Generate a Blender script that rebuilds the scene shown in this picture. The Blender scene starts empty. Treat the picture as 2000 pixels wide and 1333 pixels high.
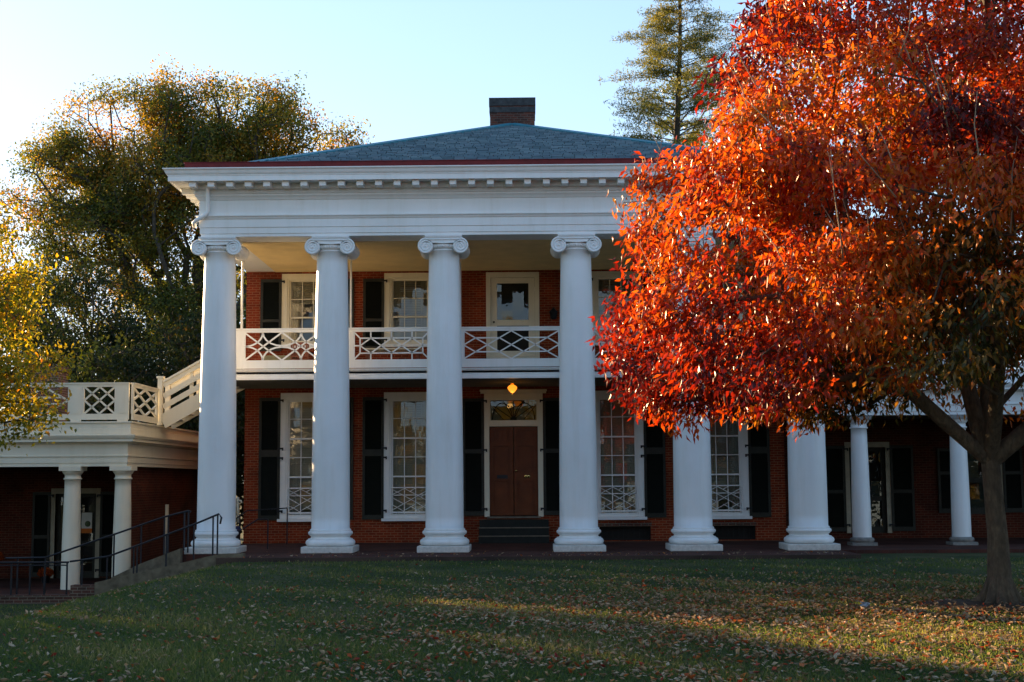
import bpy, math, random
import numpy as np
from mathutils import Vector, Matrix
R = math.radians
random.seed(7)
SC = bpy.context.scene
COL = SC.collection

# ------------------------------------------------------------------ camera, sky, sun, exposure
CAM = Vector((0.483, -36.0, 1.736))
def make_camera():
    pit, yaw, rol = 0.1016, 0.0123, -0.0065
    c, s = math.cos(yaw), math.sin(yaw)
    fw = Vector((-s, c, 0)); rt = Vector((c, s, 0)); up = Vector((0, 0, 1))
    cp, sp = math.cos(pit), math.sin(pit)
    fw2 = fw*cp + up*sp; up2 = up*cp - fw*sp
    cr, sr = math.cos(rol), math.sin(rol)
    r3 = rt*cr + up2*sr; u3 = up2*cr - rt*sr
    cd = bpy.data.cameras.new('camera'); co = bpy.data.objects.new('camera', cd); COL.objects.link(co)
    m = Matrix((r3, u3, -fw2)).transposed().to_4x4(); m.translation = CAM
    co.matrix_world = m
    cd.sensor_width = 36.0; cd.lens = 2720/2000*36.0
    cd.clip_start = 0.1; cd.clip_end = 3000
    SC.camera = co
make_camera()
SUN_ELEV = R(10.6)
SUN_PHI = R(51.0)            # degrees behind the plane of the facade, to the left
SUN_DIR = Vector((-math.cos(SUN_PHI)*math.cos(SUN_ELEV), math.sin(SUN_PHI)*math.cos(SUN_ELEV), math.sin(SUN_ELEV)))
W = bpy.data.worlds.new("World"); SC.world = W; W.use_nodes = True
wn = W.node_tree; bg = wn.nodes['Background']
sky = wn.nodes.new('ShaderNodeTexSky'); sky.sky_type = 'NISHITA'; sky.sun_disc = False
sky.sun_elevation = SUN_ELEV
sky.sun_rotation = math.atan2(SUN_DIR.x, SUN_DIR.y)
sky.altitude = 200; sky.air_density = 1.0; sky.dust_density = 0.3; sky.ozone_density = 2.6
# soften the glare round the sun: c / (1 + k c) for every ray alike
k_ = wn.nodes.new('ShaderNodeVectorMath'); k_.operation = 'MULTIPLY_ADD'; k_.inputs[1].default_value = (.28, .25, .20); k_.inputs[2].default_value = (1, 1, 1)
d_ = wn.nodes.new('ShaderNodeVectorMath'); d_.operation = 'DIVIDE'
wn.links.new(sky.outputs[0], k_.inputs[0]); wn.links.new(sky.outputs[0], d_.inputs[0]); wn.links.new(k_.outputs[0], d_.inputs[1])
wn.links.new(d_.outputs[0], bg.inputs[0]); bg.inputs[1].default_value = 0.15
sl = bpy.data.lights.new('sun', 'SUN'); sl.energy = 4.8; sl.angle = R(0.53); sl.color = (1.0, 0.67, 0.34)
so = bpy.data.objects.new('sun', sl); COL.objects.link(so)
so.rotation_euler = (-SUN_DIR).to_track_quat('-Z', 'Y').to_euler(); so.location = (-40, 40, 40)
SC.view_settings.view_transform = 'Standard'; SC.view_settings.look = 'None'
SC.view_settings.gamma = 1.0; SC.view_settings.exposure = 1.95
SC.cycles.max_bounces = 7; SC.cycles.diffuse_bounces = 4; SC.cycles.glossy_bounces = 3
SC.cycles.transmission_bounces = 4; SC.cycles.transparent_max_bounces = 10
SC.cycles.caustics_reflective = False; SC.cycles.caustics_refractive = False
SC.cycles.use_denoising = True
SC.cycles.sample_clamp_indirect = 6.0

# ------------------------------------------------------------------ mesh builder
class MB:
    def __init__(s): s.v = []; s.f = []; s.sm = []; s.uv = None
    def add(s, vs, fs, smooth=False):
        o = len(s.v); s.v += [tuple(v) for v in vs]
        for f in fs: s.f.append(tuple(i+o for i in f)); s.sm.append(smooth)
        return s
    def box(s, x0, x1, y0, y1, z0, z1):
        if x0 > x1: x0, x1 = x1, x0
        if y0 > y1: y0, y1 = y1, y0
        if z0 > z1: z0, z1 = z1, z0
        vs = [(x0,y0,z0),(x1,y0,z0),(x1,y1,z0),(x0,y1,z0),(x0,y0,z1),(x1,y0,z1),(x1,y1,z1),(x0,y1,z1)]
        return s.add(vs, [(0,3,2,1),(4,5,6,7),(0,1,5,4),(1,2,6,5),(2,3,7,6),(3,0,4,7)])
    def bar(s, p, q, w, h, ref=(0,1,0)):
        """bar of width w (in the plane across ref) and depth h along ref"""
        p = Vector(p); q = Vector(q); d = (q-p).normalized(); r = Vector(ref)
        a = d.cross(r)
        if a.length < 1e-4: a = d.orthogonal()
        a.normalize(); b = a.cross(d).normalized()
        a *= w/2; b *= h/2
        vs = [p-a-b, p+a-b, p+a+b, p-a+b, q-a-b, q+a-b, q+a+b, q-a+b]
        return s.add(vs, [(0,3,2,1),(4,5,6,7),(0,1,5,4),(1,2,6,5),(2,3,7,6),(3,0,4,7)])
    def tube(s, pts, rad, n=8, caps=True):
        pts = [Vector(p) for p in pts]
        if not hasattr(rad, '__len__'): rad = [rad]*len(pts)
        o = len(s.v); ref = None
        for i, p in enumerate(pts):
            d = (pts[min(i+1, len(pts)-1)] - pts[max(i-1, 0)])
            if d.length < 1e-9: d = Vector((0,0,1))
            d.normalize()
            if ref is None: ref = d.orthogonal().normalized()
            ref = (ref - d*ref.dot(d))
            if ref.length < 1e-6: ref = d.orthogonal()
            ref.normalize(); b = d.cross(ref)
            for k in range(n):
                a = 2*math.pi*k/n
                s.v.append(tuple(p + (ref*math.cos(a) + b*math.sin(a))*rad[i]))
        for i in range(len(pts)-1):
            for k in range(n):
                k2 = (k+1) % n
                s.f.append((o+i*n+k, o+i*n+k2, o+(i+1)*n+k2, o+(i+1)*n+k)); s.sm.append(True)
        if caps:
            s.f.append(tuple(o+k for k in reversed(range(n)))); s.sm.append(False)
            e = o+(len(pts)-1)*n
            s.f.append(tuple(e+k for k in range(n))); s.sm.append(False)
        return s
    def lathe(s, prof, n=40, c=(0,0,0), axis='z', caps=True):
        """prof: (radius, height) list; sharp corners made by repeating a point"""
        o = len(s.v)
        for (r, h) in prof:
            for k in range(n):
                a = 2*math.pi*k/n; u, w = r*math.cos(a), r*math.sin(a)
                if axis == 'z': s.v.append((c[0]+u, c[1]+w, c[2]+h))
                elif axis == 'y': s.v.append((c[0]+u, c[1]+h, c[2]-w))
                else: s.v.append((c[0]+h, c[1]+u, c[2]+w))
        for i in range(len(prof)-1):
            if prof[i] == prof[i+1]: continue
            for k in range(n):
                k2 = (k+1) % n
                s.f.append((o+i*n+k, o+i*n+k2, o+(i+1)*n+k2, o+(i+1)*n+k)); s.sm.append(True)
        if caps:
            s.f.append(tuple(o+k for k in reversed(range(n)))); s.sm.append(False)
            e = o+(len(prof)-1)*n
            s.f.append(tuple(e+k for k in range(n))); s.sm.append(False)
        return s
    def profile_x(s, prof, x0, x1):
        """closed profile of (y,z) extruded along x"""
        n = len(prof)
        vs = [(x0, y, z) for y, z in prof] + [(x1, y, z) for y, z in prof]
        fs = [(i, (i+1) % n, n+(i+1) % n, n+i) for i in range(n)]
        fs += [tuple(reversed(range(n))), tuple(range(n, 2*n))]
        return s.add(vs, fs)
    def ring(s, prof, x0, x1, y0, y1):
        """moulding run round a rectangle: prof is (overhang, z), left/right/front/back mitred, open inside"""
        rows = []
        for (o, z) in prof:
            rows.append([(x0-o, y0-o, z), (x1+o, y0-o, z), (x1+o, y1+o, z), (x0-o, y1+o, z)])
        b = len(s.v)
        for r in rows: s.v += r
        for i in range(len(rows)-1):
            for k in range(4):
                k2 = (k+1) % 4
                s.f.append((b+i*4+k, b+i*4+k2, b+(i+1)*4+k2, b+(i+1)*4+k)); s.sm.append(False)
        return s
    def build(s, name, mat, parent=None, loc=None):
        me = bpy.data.meshes.new(name)
        me.from_pydata(s.v, [], s.f); me.update()
        me.polygons.foreach_set('use_smooth', s.sm)
        me.materials.append(mat)
        ob = bpy.data.objects.new(name, me); COL.objects.link(ob)
        if parent is not None: ob.parent = parent
        if loc is not None: ob.location = loc
        return ob

def tag(o, label=None, cat=None, group=None, kind=None):
    if label: o['label'] = label
    if cat: o['category'] = cat
    if group: o['group'] = group
    if kind: o['kind'] = kind
    return o
def empty(name, loc=(0,0,0), label=None, cat=None, group=None):
    o = bpy.data.objects.new(name, None); COL.objects.link(o); o.location = loc; o.empty_display_size = 0.3
    return tag(o, label, cat, group)
def copy_tree(o, parent=None):
    c = o.copy(); COL.objects.link(c)
    if parent is not None: c.parent = parent
    for ch in list(o.children): copy_tree(ch, c)
    return c
def fast_mesh(name, V, T, mat, parent=None, attrs=None, smooth=False):
    """V (n,3) float, T (m,3) or (m,4) int"""
    V = np.asarray(V, np.float32); T = np.asarray(T, np.int32); k = T.shape[1]
    me = bpy.data.meshes.new(name)
    me.vertices.add(len(V)); me.vertices.foreach_set('co', V.ravel())
    me.loops.add(T.size); me.loops.foreach_set('vertex_index', T.ravel())
    me.polygons.add(len(T)); me.polygons.foreach_set('loop_start', np.arange(0, T.size, k, dtype=np.int32))
    me.polygons.foreach_set('loop_total', np.full(len(T), k, np.int32))
    if smooth: me.polygons.foreach_set('use_smooth', np.ones(len(T), bool))
    for nm, arr in (attrs or {}).items():
        a = me.attributes.new(nm, 'FLOAT', 'POINT'); a.data.foreach_set('value', np.asarray(arr, np.float32))
    me.update(calc_edges=True); me.validate()
    me.materials.append(mat)
    ob = bpy.data.objects.new(name, me); COL.objects.link(ob)
    if parent is not None: ob.parent = parent
    return ob

# ------------------------------------------------------------------ materials
def nodes(name):
    m = bpy.data.materials.new(name); m.use_nodes = True
    nt = m.node_tree; b = nt.nodes['Principled BSDF']
    return m, nt, b
def N(nt, t, **kw):
    n = nt.nodes.new(t)
    for k, v in kw.items(): setattr(n, k, v)
    return n
def ramp(nt, src, stops, interp='LINEAR'):
    r = N(nt, 'ShaderNodeValToRGB'); r.color_ramp.interpolation = interp
    e = r.color_ramp.elements
    while len(e) < len(stops): e.new(0.5)
    for el, (p, c) in zip(e, stops): el.position = p; el.color = (*c, 1) if len(c) == 3 else c
    nt.links.new(src, r.inputs[0]); return r.outputs[0]
def noise(nt, scale, detail=4, vec=None, rough=0.55):
    n = N(nt, 'ShaderNodeTexNoise'); n.inputs['Scale'].default_value = scale
    n.inputs['Detail'].default_value = detail; n.inputs['Roughness'].default_value = rough
    if vec is not None: nt.links.new(vec, n.inputs['Vector'])
    return n.outputs[0]
def geo_pos(nt): return N(nt, 'ShaderNodeNewGeometry').outputs['Position']
def bump(nt, b, h, strength, dist=0.01):
    n = N(nt, 'ShaderNodeBump'); n.inputs['Strength'].default_value = strength; n.inputs['Distance'].default_value = dist
    nt.links.new(h, n.inputs['Height']); nt.links.new(n.outputs[0], b.inputs['Normal'])
def mixc(nt, fac, a, c, mode='MIX'):
    m = N(nt, 'ShaderNodeMix', data_type='RGBA', blend_type=mode)
    if isinstance(fac, (int, float)): m.inputs[0].default_value = fac
    else: nt.links.new(fac, m.inputs[0])
    for sck, v in ((m.inputs[6], a), (m.inputs[7], c)):
        if isinstance(v, tuple): sck.default_value = (*v, 1)
        else: nt.links.new(v, sck)
    return m.outputs[2]
def mat_plain(name, col, rough=0.5, metal=0.0, var=0.12, scale=6.0, bmp=0.0, bscale=60, spec=0.2):
    m, nt, b = nodes(name); p = geo_pos(nt); b.inputs['Specular IOR Level'].default_value = spec
    n = noise(nt, scale, 5, p)
    lo = tuple(c*(1-var) for c in col); hi = tuple(min(1, c*(1+var)) for c in col)
    nt.links.new(ramp(nt, n, [(0.3, lo), (0.7, hi)]), b.inputs['Base Color'])
    b.inputs['Roughness'].default_value = rough; b.inputs['Metallic'].default_value = metal
    if bmp: bump(nt, b, noise(nt, bscale, 3, p), bmp, 0.004)
    return m
def mat_white(name, col, streak=0.25):
    """old white paint: faint vertical run-off stains, brushy bump"""
    m, nt, b = nodes(name); p = geo_pos(nt)
    mp = N(nt, 'ShaderNodeMapping'); mp.inputs['Scale'].default_value = (5, 5, 0.5); nt.links.new(p, mp.inputs[0])
    n1 = noise(nt, 0.8, 6, mp.outputs[0], 0.65); n2 = noise(nt, 0.7, 4, p)
    dirty = tuple(c*k for c, k in zip(col, (0.88, 0.865, 0.82)))
    c1 = ramp(nt, n1, [(0.48, col), (0.88, dirty)])
    c2 = ramp(nt, n2, [(0.35, (0.93, 0.93, 0.92)), (0.65, (1, 1, 1))])
    nt.links.new(mixc(nt, 1.0, c1, c2, 'MULTIPLY'), b.inputs['Base Color'])
    b.inputs['Roughness'].default_value = 0.42; b.inputs['Specular IOR Level'].default_value = 0.35
    bump(nt, b, noise(nt, 14, 4, p), 0.12, 0.006)
    return m
def mat_brick(name, c1, c2, mortar, bw=0.215, rh=0.0745, ms=0.010, horiz=False):
    m, nt, b = nodes(name); p = geo_pos(nt)
    sx = N(nt, 'ShaderNodeSeparateXYZ'); nt.links.new(p, sx.inputs[0])
    cx = N(nt, 'ShaderNodeCombineXYZ')
    if horiz:
        nt.links.new(sx.outputs[0], cx.inputs[0]); nt.links.new(sx.outputs[1], cx.inputs[1])
    else:
        a = N(nt, 'ShaderNodeMath', operation='ADD'); nt.links.new(sx.outputs[0], a.inputs[0]); nt.links.new(sx.outputs[1], a.inputs[1])
        nt.links.new(a.outputs[0], cx.inputs[0]); nt.links.new(sx.outputs[2], cx.inputs[1])
    br = N(nt, 'ShaderNodeTexBrick'); nt.links.new(cx.outputs[0], br.inputs['Vector'])
    br.inputs['Scale'].default_value = 1.0; br.inputs['Brick Width'].default_value = bw; br.inputs['Row Height'].default_value = rh
    br.inputs['Mortar Size'].default_value = ms; br.inputs['Mortar Smooth'].default_value = 0.3; br.inputs['Bias'].default_value = -0.1
    br.inputs['Color1'].default_value = (*c1, 1); br.inputs['Color2'].default_value = (*c2, 1); br.inputs['Mortar'].default_value = (*mortar, 1)
    n = ramp(nt, noise(nt, 0.9, 6, p), [(0.28, (0.50, 0.50, 0.52)), (0.5, (.9, .9, .9)), (0.72, (1.25, 1.2, 1.15))])
    n2 = ramp(nt, noise(nt, 40, 3, p), [(0.3, (0.8, 0.8, 0.8)), (0.7, (1.1, 1.1, 1.1))])
    c = mixc(nt, 1.0, br.outputs['Color'], n, 'MULTIPLY'); c = mixc(nt, 1.0, c, n2, 'MULTIPLY')
    nt.links.new(c, b.inputs['Base Color']); b.inputs['Roughness'].default_value = 0.85; b.inputs['Specular IOR Level'].default_value = 0.15
    inv = N(nt, 'ShaderNodeMath', operation='SUBTRACT'); inv.inputs[0].default_value = 1.0; nt.links.new(br.outputs['Fac'], inv.inputs[1])
    ad = N(nt, 'ShaderNodeMath', operation='ADD'); nt.links.new(inv.outputs[0], ad.inputs[0])
    sc = N(nt, 'ShaderNodeMath', operation='MULTIPLY'); sc.inputs[1].default_value = 0.5; nt.links.new(noise(nt, 50, 3, p), sc.inputs[0])
    nt.links.new(sc.outputs[0], ad.inputs[1]); bump(nt, b, ad.outputs[0], 0.6, 0.008)
    return m
def mat_leaf(name, stops, trans, rough=0.4, transl=0.5, gloss=0.25):
    """stops: colour ramp over the leaf's own tint; trans: gain of light let through"""
    m = bpy.data.materials.new(name); m.use_nodes = True; nt = m.node_tree
    for n in list(nt.nodes): nt.nodes.remove(n)
    out = N(nt, 'ShaderNodeOutputMaterial')
    at = N(nt, 'ShaderNodeAttribute', attribute_name='tint')
    c = ramp(nt, at.outputs['Fac'], stops)
    di = N(nt, 'ShaderNodeBsdfDiffuse'); nt.links.new(c, di.inputs['Color'])
    tr = N(nt, 'ShaderNodeBsdfTranslucent')
    g = mixc(nt, 1.0, c, trans, 'MULTIPLY'); nt.links.new(g, tr.inputs['Color'])
    mx = N(nt, 'ShaderNodeMixShader'); mx.inputs[0].default_value = transl
    nt.links.new(di.outputs[0], mx.inputs[1]); nt.links.new(tr.outputs[0], mx.inputs[2])
    gl = N(nt, 'ShaderNodeBsdfGlossy'); gl.inputs['Roughness'].default_value = rough; gl.inputs['Color'].default_value = (1, 1, 1, 1)
    lw_ = N(nt, 'ShaderNodeLayerWeight'); lw_.inputs[0].default_value = 0.5
    pw = N(nt, 'ShaderNodeMath', operation='POWER'); nt.links.new(lw_.outputs['Facing'], pw.inputs[0]); pw.inputs[1].default_value = 3.0
    ml = N(nt, 'ShaderNodeMath', operation='MULTIPLY_ADD'); nt.links.new(pw.outputs[0], ml.inputs[0]); ml.inputs[1].default_value = gloss; ml.inputs[2].default_value = gloss*.12
    ms = N(nt, 'ShaderNodeMixShader'); nt.links.new(ml.outputs[0], ms.inputs[0])
    nt.links.new(mx.outputs[0], ms.inputs[1]); nt.links.new(gl.outputs[0], ms.inputs[2]); nt.links.new(ms.outputs[0], out.inputs[0])
    return m
def mat_glass():
    m = bpy.data.materials.new('window_glass'); m.use_nodes = True; nt = m.node_tree
    for n in list(nt.nodes): nt.nodes.remove(n)
    out = N(nt, 'ShaderNodeOutputMaterial'); p = geo_pos(nt)
    gl = N(nt, 'ShaderNodeBsdfGlossy'); gl.inputs['Roughness'].default_value = 0.02
    tr = N(nt, 'ShaderNodeBsdfTransparent'); tr.inputs[0].default_value = (0.86, 0.9, 0.88, 1)
    fr = N(nt, 'ShaderNodeFresnel'); fr.inputs[0].default_value = 1.5
    bp = N(nt, 'ShaderNodeBump'); bp.inputs['Strength'].default_value = 0.25; bp.inputs['Distance'].default_value = 0.02
    nt.links.new(noise(nt, 2.5, 2, p), bp.inputs['Height'])
    sn = N(nt, 'ShaderNodeVectorMath', operation='SNAP'); nt.links.new(p, sn.inputs[0]); sn.inputs[1].default_value = (.337, 50, .575)
    wh = N(nt, 'ShaderNodeTexWhiteNoise'); nt.links.new(sn.outputs[0], wh.inputs[0])
    sb = N(nt, 'ShaderNodeVectorMath', operation='MULTIPLY_ADD'); nt.links.new(wh.outputs['Color'], sb.inputs[0]); sb.inputs[1].default_value = (.07, 0, .07); sb.inputs[2].default_value = (-.035, 0, -.035)
    av = N(nt, 'ShaderNodeVectorMath', operation='ADD'); nt.links.new(sb.outputs[0], av.inputs[0]); nt.links.new(N(nt, 'ShaderNodeNewGeometry').outputs['Normal'], av.inputs[1])
    nz = N(nt, 'ShaderNodeVectorMath', operation='NORMALIZE'); nt.links.new(av.outputs[0], nz.inputs[0]); nt.links.new(nz.outputs[0], bp.inputs['Normal'])
    nt.links.new(bp.outputs[0], gl.inputs['Normal'])
    ad = N(nt, 'ShaderNodeMath', operation='ADD'); nt.links.new(fr.outputs[0], ad.inputs[0]); ad.inputs[1].default_value = 0.03
    ms = N(nt, 'ShaderNodeMixShader'); nt.links.new(ad.outputs[0], ms.inputs[0])
    nt.links.new(tr.outputs[0], ms.inputs[1]); nt.links.new(gl.outputs[0], ms.inputs[2]); nt.links.new(ms.outputs[0], out.inputs[0])
    return m
def mat_emit(name, col, strength, base=(0.8, 0.6, 0.3)):
    m, nt, b = nodes(name); b.inputs['Base Color'].default_value = (*base, 1)
    b.inputs['Emission Color'].default_value = (*col, 1); b.inputs['Emission Strength'].default_value = strength
    return m
def mat_lawn():
    m, nt, b = nodes('lawn_turf'); p = geo_pos(nt)
    c = ramp(nt, noise(nt, 0.55, 6, p), [(0.33, (0.030, 0.048, 0.018)), (0.50, (0.054, 0.068, 0.030)), (0.62, (0.095, 0.092, 0.046)), (0.76, (0.11, 0.085, 0.048))])
    d = ramp(nt, noise(nt, 18, 5, p), [(0.3, (0.55, 0.55, 0.5)), (0.7, (1.25, 1.25, 1.2))])
    nt.links.new(mixc(nt, 1.0, c, d, 'MULTIPLY'), b.inputs['Base Color']); b.inputs['Roughness'].default_value = 0.9
    b.inputs['Specular IOR Level'].default_value = 0.1
    bump(nt, b, noise(nt, 35, 4, p), 0.8, 0.03)
    return m
def mat_bark(name, c1, c2):
    m, nt, b = nodes(name); p = geo_pos(nt)
    mp = N(nt, 'ShaderNodeMapping'); mp.inputs['Scale'].default_value = (11, 11, 3.2); nt.links.new(p, mp.inputs[0])
    n = noise(nt, 1.5, 8, mp.outputs[0], 0.7); n2 = noise(nt, 5, 4, p)
    c = ramp(nt, n, [(0.3, c1), (0.7, c2)]); d = ramp(nt, n2, [(0.35, (0.7, 0.7, 0.7)), (0.65, (1.15, 1.15, 1.1))])
    nt.links.new(mixc(nt, 1.0, c, d, 'MULTIPLY'), b.inputs['Base Color']); b.inputs['Roughness'].default_value = 0.9
    bump(nt, b, n, 1.0, 0.07)
    return m
def mat_slate():
    m, nt, b = nodes('roof_slate'); p = geo_pos(nt)
    at = N(nt, 'ShaderNodeAttribute', attribute_name='tint')
    c = ramp(nt, at.outputs['Fac'], [(0.0, (0.055, 0.11, 0.145)), (0.45, (0.105, 0.175, 0.22)), (1.0, (0.17, 0.24, 0.285))])
    d = ramp(nt, noise(nt, 1.2, 5, p), [(0.3, (0.75, 0.8, 0.85)), (0.7, (1.15, 1.15, 1.1))])
    nt.links.new(mixc(nt, 1.0, c, d, 'MULTIPLY'), b.inputs['Base Color']); b.inputs['Roughness'].default_value = 0.5
    bump(nt, b, noise(nt, 30, 4, p), 0.3, 0.006)
    return m
M = dict(
    white=mat_white('white_paint', (0.85, 0.865, 0.865)),
    cream=mat_white('cream_paint', (0.75, 0.70, 0.56)),
    stone=mat_plain('plinth_stone', (0.60, 0.58, 0.54), 0.8, var=0.15, scale=12, bmp=0.5),
    greystone=mat_plain('grey_stone', (0.24, 0.23, 0.21), 0.85, var=0.25, scale=9, bmp=0.5),
    brick=mat_brick('red_brick', (0.28, 0.039, 0.011), (0.17, 0.022, 0.008), (0.30, 0.135, 0.07)),
    wingbrick=mat_brick('shade_toned_brick', (0.105, 0.020, 0.010), (0.060, 0.013, 0.008), (0.12, 0.06, 0.036)),  # darker copy of the red brick; shade of the wing recesses put into its colour
    darkbrick=mat_brick('weathered_brick', (0.13, 0.055, 0.040), (0.075, 0.050, 0.038), (0.22, 0.18, 0.14)),
    chimneybrick=mat_brick('sooty_brick', (0.16, 0.055, 0.040), (0.06, 0.032, 0.030), (0.15, 0.12, 0.10)),
    pave=mat_brick('brick_paving', (0.105, 0.036, 0.026), (0.07, 0.028, 0.022), (0.07, 0.05, 0.04), 0.205, 0.105, 0.008, True),
    curb=mat_plain('mossy_concrete', (0.15, 0.125, 0.085), 0.9, var=0.4, scale=5, bmp=0.6),
    shutter=mat_plain('shutter_paint', (0.006, 0.008, 0.006), 0.55, var=0.2),
    shutteredge=mat_plain('shutter_frame_paint', (0.028, 0.028, 0.022), 0.5, var=0.2),
    iron=mat_plain('black_iron', (0.018, 0.020, 0.026), 0.38, var=0.2),
    redgutter=mat_plain('red_gutter_paint', (0.14, 0.014, 0.016), 0.45, var=0.2),
    teal=mat_plain('teal_flashing', (0.035, 0.19, 0.245), 0.5, var=0.2, scale=3),
    slate=mat_slate(), glass=mat_glass(), lawn=mat_lawn(),
    door=mat_plain('door_mahogany', (0.135, 0.034, 0.009), 0.45, var=0.2, scale=3),
    brass=mat_plain('brass', (0.75, 0.55, 0.20), 0.25, 1.0, var=0.1),
    steps=mat_plain('painted_steps', (0.014, 0.016, 0.014), 0.6, var=0.2),
    nosing=mat_plain('worn_nosing', (0.16, 0.13, 0.10), 0.7, var=0.3),
    blind=mat_plain('blind_slats', (0.42, 0.38, 0.30), 0.6, var=0.05),
    dark=mat_plain('dark_interior', (0.02, 0.018, 0.016), 0.8, var=0.1),
    interior=mat_plain('interior_plaster', (0.30, 0.27, 0.22), 0.8, var=0.1),
    trim=mat_plain('shade_toned_trim_paint', (0.40, 0.36, 0.27), 0.6, var=0.15, scale=4),  # cream trim darkened, the walkway's shade is in the colour
    ceilpaint=mat_plain('glow_tinted_ceiling_paint', (0.76, 0.60, 0.32), 0.6, var=0.08, scale=2),  # warm sun bounce put into the cream ceiling colour
    porchceil=mat_plain('porch_ceiling_paint', (0.15, 0.14, 0.12), 0.6, var=0.15),  # paint darkened to carry the shade under the deep porch
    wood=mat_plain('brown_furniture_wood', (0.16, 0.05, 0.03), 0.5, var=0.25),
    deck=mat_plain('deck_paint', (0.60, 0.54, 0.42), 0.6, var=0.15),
    soot=mat_plain('chimney_cap_stone', (0.055, 0.06, 0.065), 0.9, var=0.4, scale=7, bmp=0.5),
    bluelid=mat_plain('blue_plastic', (0.02, 0.07, 0.22), 0.45, var=0.1),
    binbody=mat_plain('dark_plastic', (0.02, 0.022, 0.026), 0.5, var=0.1),
    paper=mat_plain('paper', (0.7, 0.7, 0.66), 0.8, var=0.05),
    orange=mat_plain('orange_print', (0.62, 0.17, 0.03), 0.7, var=0.1),
    greenprint=mat_plain('green_print', (0.10, 0.14, 0.07), 0.7, var=0.3, scale=20),
    terracotta=mat_plain('terracotta', (0.30, 0.12, 0.06), 0.8, var=0.2),
    cushion=mat_plain('sage_cushion', (0.20, 0.19, 0.12), 0.9, var=0.1),
    soil=mat_plain('bare_soil', (0.05, 0.035, 0.022), 0.95, var=0.4, scale=10, bmp=0.8, bscale=30),
    bark=mat_bark('ash_bark', (0.055, 0.038, 0.024), (0.17, 0.125, 0.08)),
    darkbark=mat_bark('oak_bark', (0.035, 0.028, 0.022), (0.10, 0.08, 0.06)),
    twig=mat_plain('pale_twig_bark', (0.34, 0.24, 0.15), 0.7, var=0.2),
    lamp=mat_emit('lamp_glass_lit', (1.0, 0.24, 0.015), .5, (.5, .3, .1)),
    downlight=mat_emit('downlight_lit', (1.0, 0.75, 0.45), 3.0),
    navy=mat_plain('navy_painted_post', (0.02, 0.035, 0.07), 0.5, var=0.1),
    litter=mat_plain('grey_litter', (0.30, 0.34, 0.40), 0.4, var=0.3, scale=30),
)

# ------------------------------------------------------------------ ground
def sstep(t): t = np.clip(t, 0, 1); return t*t*(3-2*t)
def ground_z(x, y):
    x = np.asarray(x, float); y = np.asarray(y, float)
    t = np.clip((-6.55-x)/3.75, 0, 1)
    t = 0.7*t + 0.3*sstep(t)
    z = -0.095 - 0.965*t
    und = 0.025*np.sin(x*0.9+1.3*np.sin(y*0.31))*np.cos(y*0.7+0.4*x) + 0.018*np.sin(x*2.1+y*1.7)
    return z + und*np.clip((-y-2.6)/3, 0, 1)
def make_lawn():
    xs = np.concatenate([[-900,-400,-200,-100,-60,-40,-30,-25,-20,-16], np.arange(-14, 16.01, 0.25), [18,22,28,35,50,70,100,200,400,900]])
    ys = np.concatenate([[-900,-400,-200,-120,-80,-60,-50,-45,-40], np.arange(-38, 6.01, 0.25), [8,12,18,25,35,50,80,150,300,600,1200]])
    X, Y = np.meshgrid(xs, ys); Z = ground_z(X, Y)
    V = np.stack([X, Y, Z], -1).reshape(-1, 3); nx = len(xs); ny = len(ys)
    i = np.arange(nx-1)[None, :] + np.arange(ny-1)[:, None]*nx
    T = np.stack([i, i+1, i+1+nx, i+nx], -1).reshape(-1, 4)
    o = fast_mesh('lawn', V, T, M['lawn'], smooth=True); tag(o, 'shaded green lawn strewn with fallen leaves', kind='structure')
make_lawn()
tw = MB(); tw.box(-7.0, 8.3, -2.62, 5.55, -0.30, 0.0); tw.box(8.3, 40, -0.35, 6.7, -0.30, -0.004)
tag(tw.build('pavement', M['pave']), 'red brick paving under the tall portico columns', kind='structure')
wk = MB(); wk.box(-40, -10.35, -2.15, 6.55, -1.35, -1.045); wk.box(-10.35, -8.2, 2.1, 14, -1.35, -0.9)
tag(wk.build('path', M['pave']), 'lower brick walkway beneath the left colonnade', kind='structure')

# ------------------------------------------------------------------ main house
YW = 5.6                       # brick front wall
HW = 8.04                      # half width of the brick body
YB = 1.9                       # balcony front
CX = [-7.595, -4.65, -1.72, 1.72, 4.65, 7.595]
DEPTH = 15.5
house = empty('brick_house', (0, 0, 0), 'two storey red brick house behind six tall white columns with a slate roof', 'house')
WIN_X = [-6.19, -3.096, 3.096, 6.19]

def wall_face(mb, axis, c, a0, a1, z0, z1, holes, depth, flip=False):
    """wall sheet with rectangular holes (a0,a1,z0,z1) and reveals; axis 'y': plane y=c spanning x"""
    xs = sorted({a0, a1, *[h[0] for h in holes], *[h[1] for h in holes]}); zs = sorted({z0, z1, *[h[2] for h in holes], *[h[3] for h in holes]})
    P = (lambda a, d, z: (a, c+d, z)) if axis == 'y' else (lambda a, d, z: (c+d, a, z))
    for i in range(len(xs)-1):
        for j in range(len(zs)-1):
            mx, mz = (xs[i]+xs[i+1])/2, (zs[j]+zs[j+1])/2
            if any(h[0] < mx < h[1] and h[2] < mz < h[3] for h in holes): continue
            for d in (0, depth):
                mb.add([P(xs[i], d, zs[j]), P(xs[i+1], d, zs[j]), P(xs[i+1], d, zs[j+1]), P(xs[i], d, zs[j+1])], [(0, 1, 2, 3)])
    for (h0, h1, hz0, hz1) in holes:
        for (p, q) in (((h0, hz0), (h1, hz0)), ((h1, hz0), (h1, hz1)), ((h1, hz1), (h0, hz1)), ((h0, hz1), (h0, hz0))):
            mb.add([P(p[0], 0, p[1]), P(q[0], 0, q[1]), P(q[0], depth, q[1]), P(p[0], depth, p[1])], [(0, 1, 2, 3)])
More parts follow.
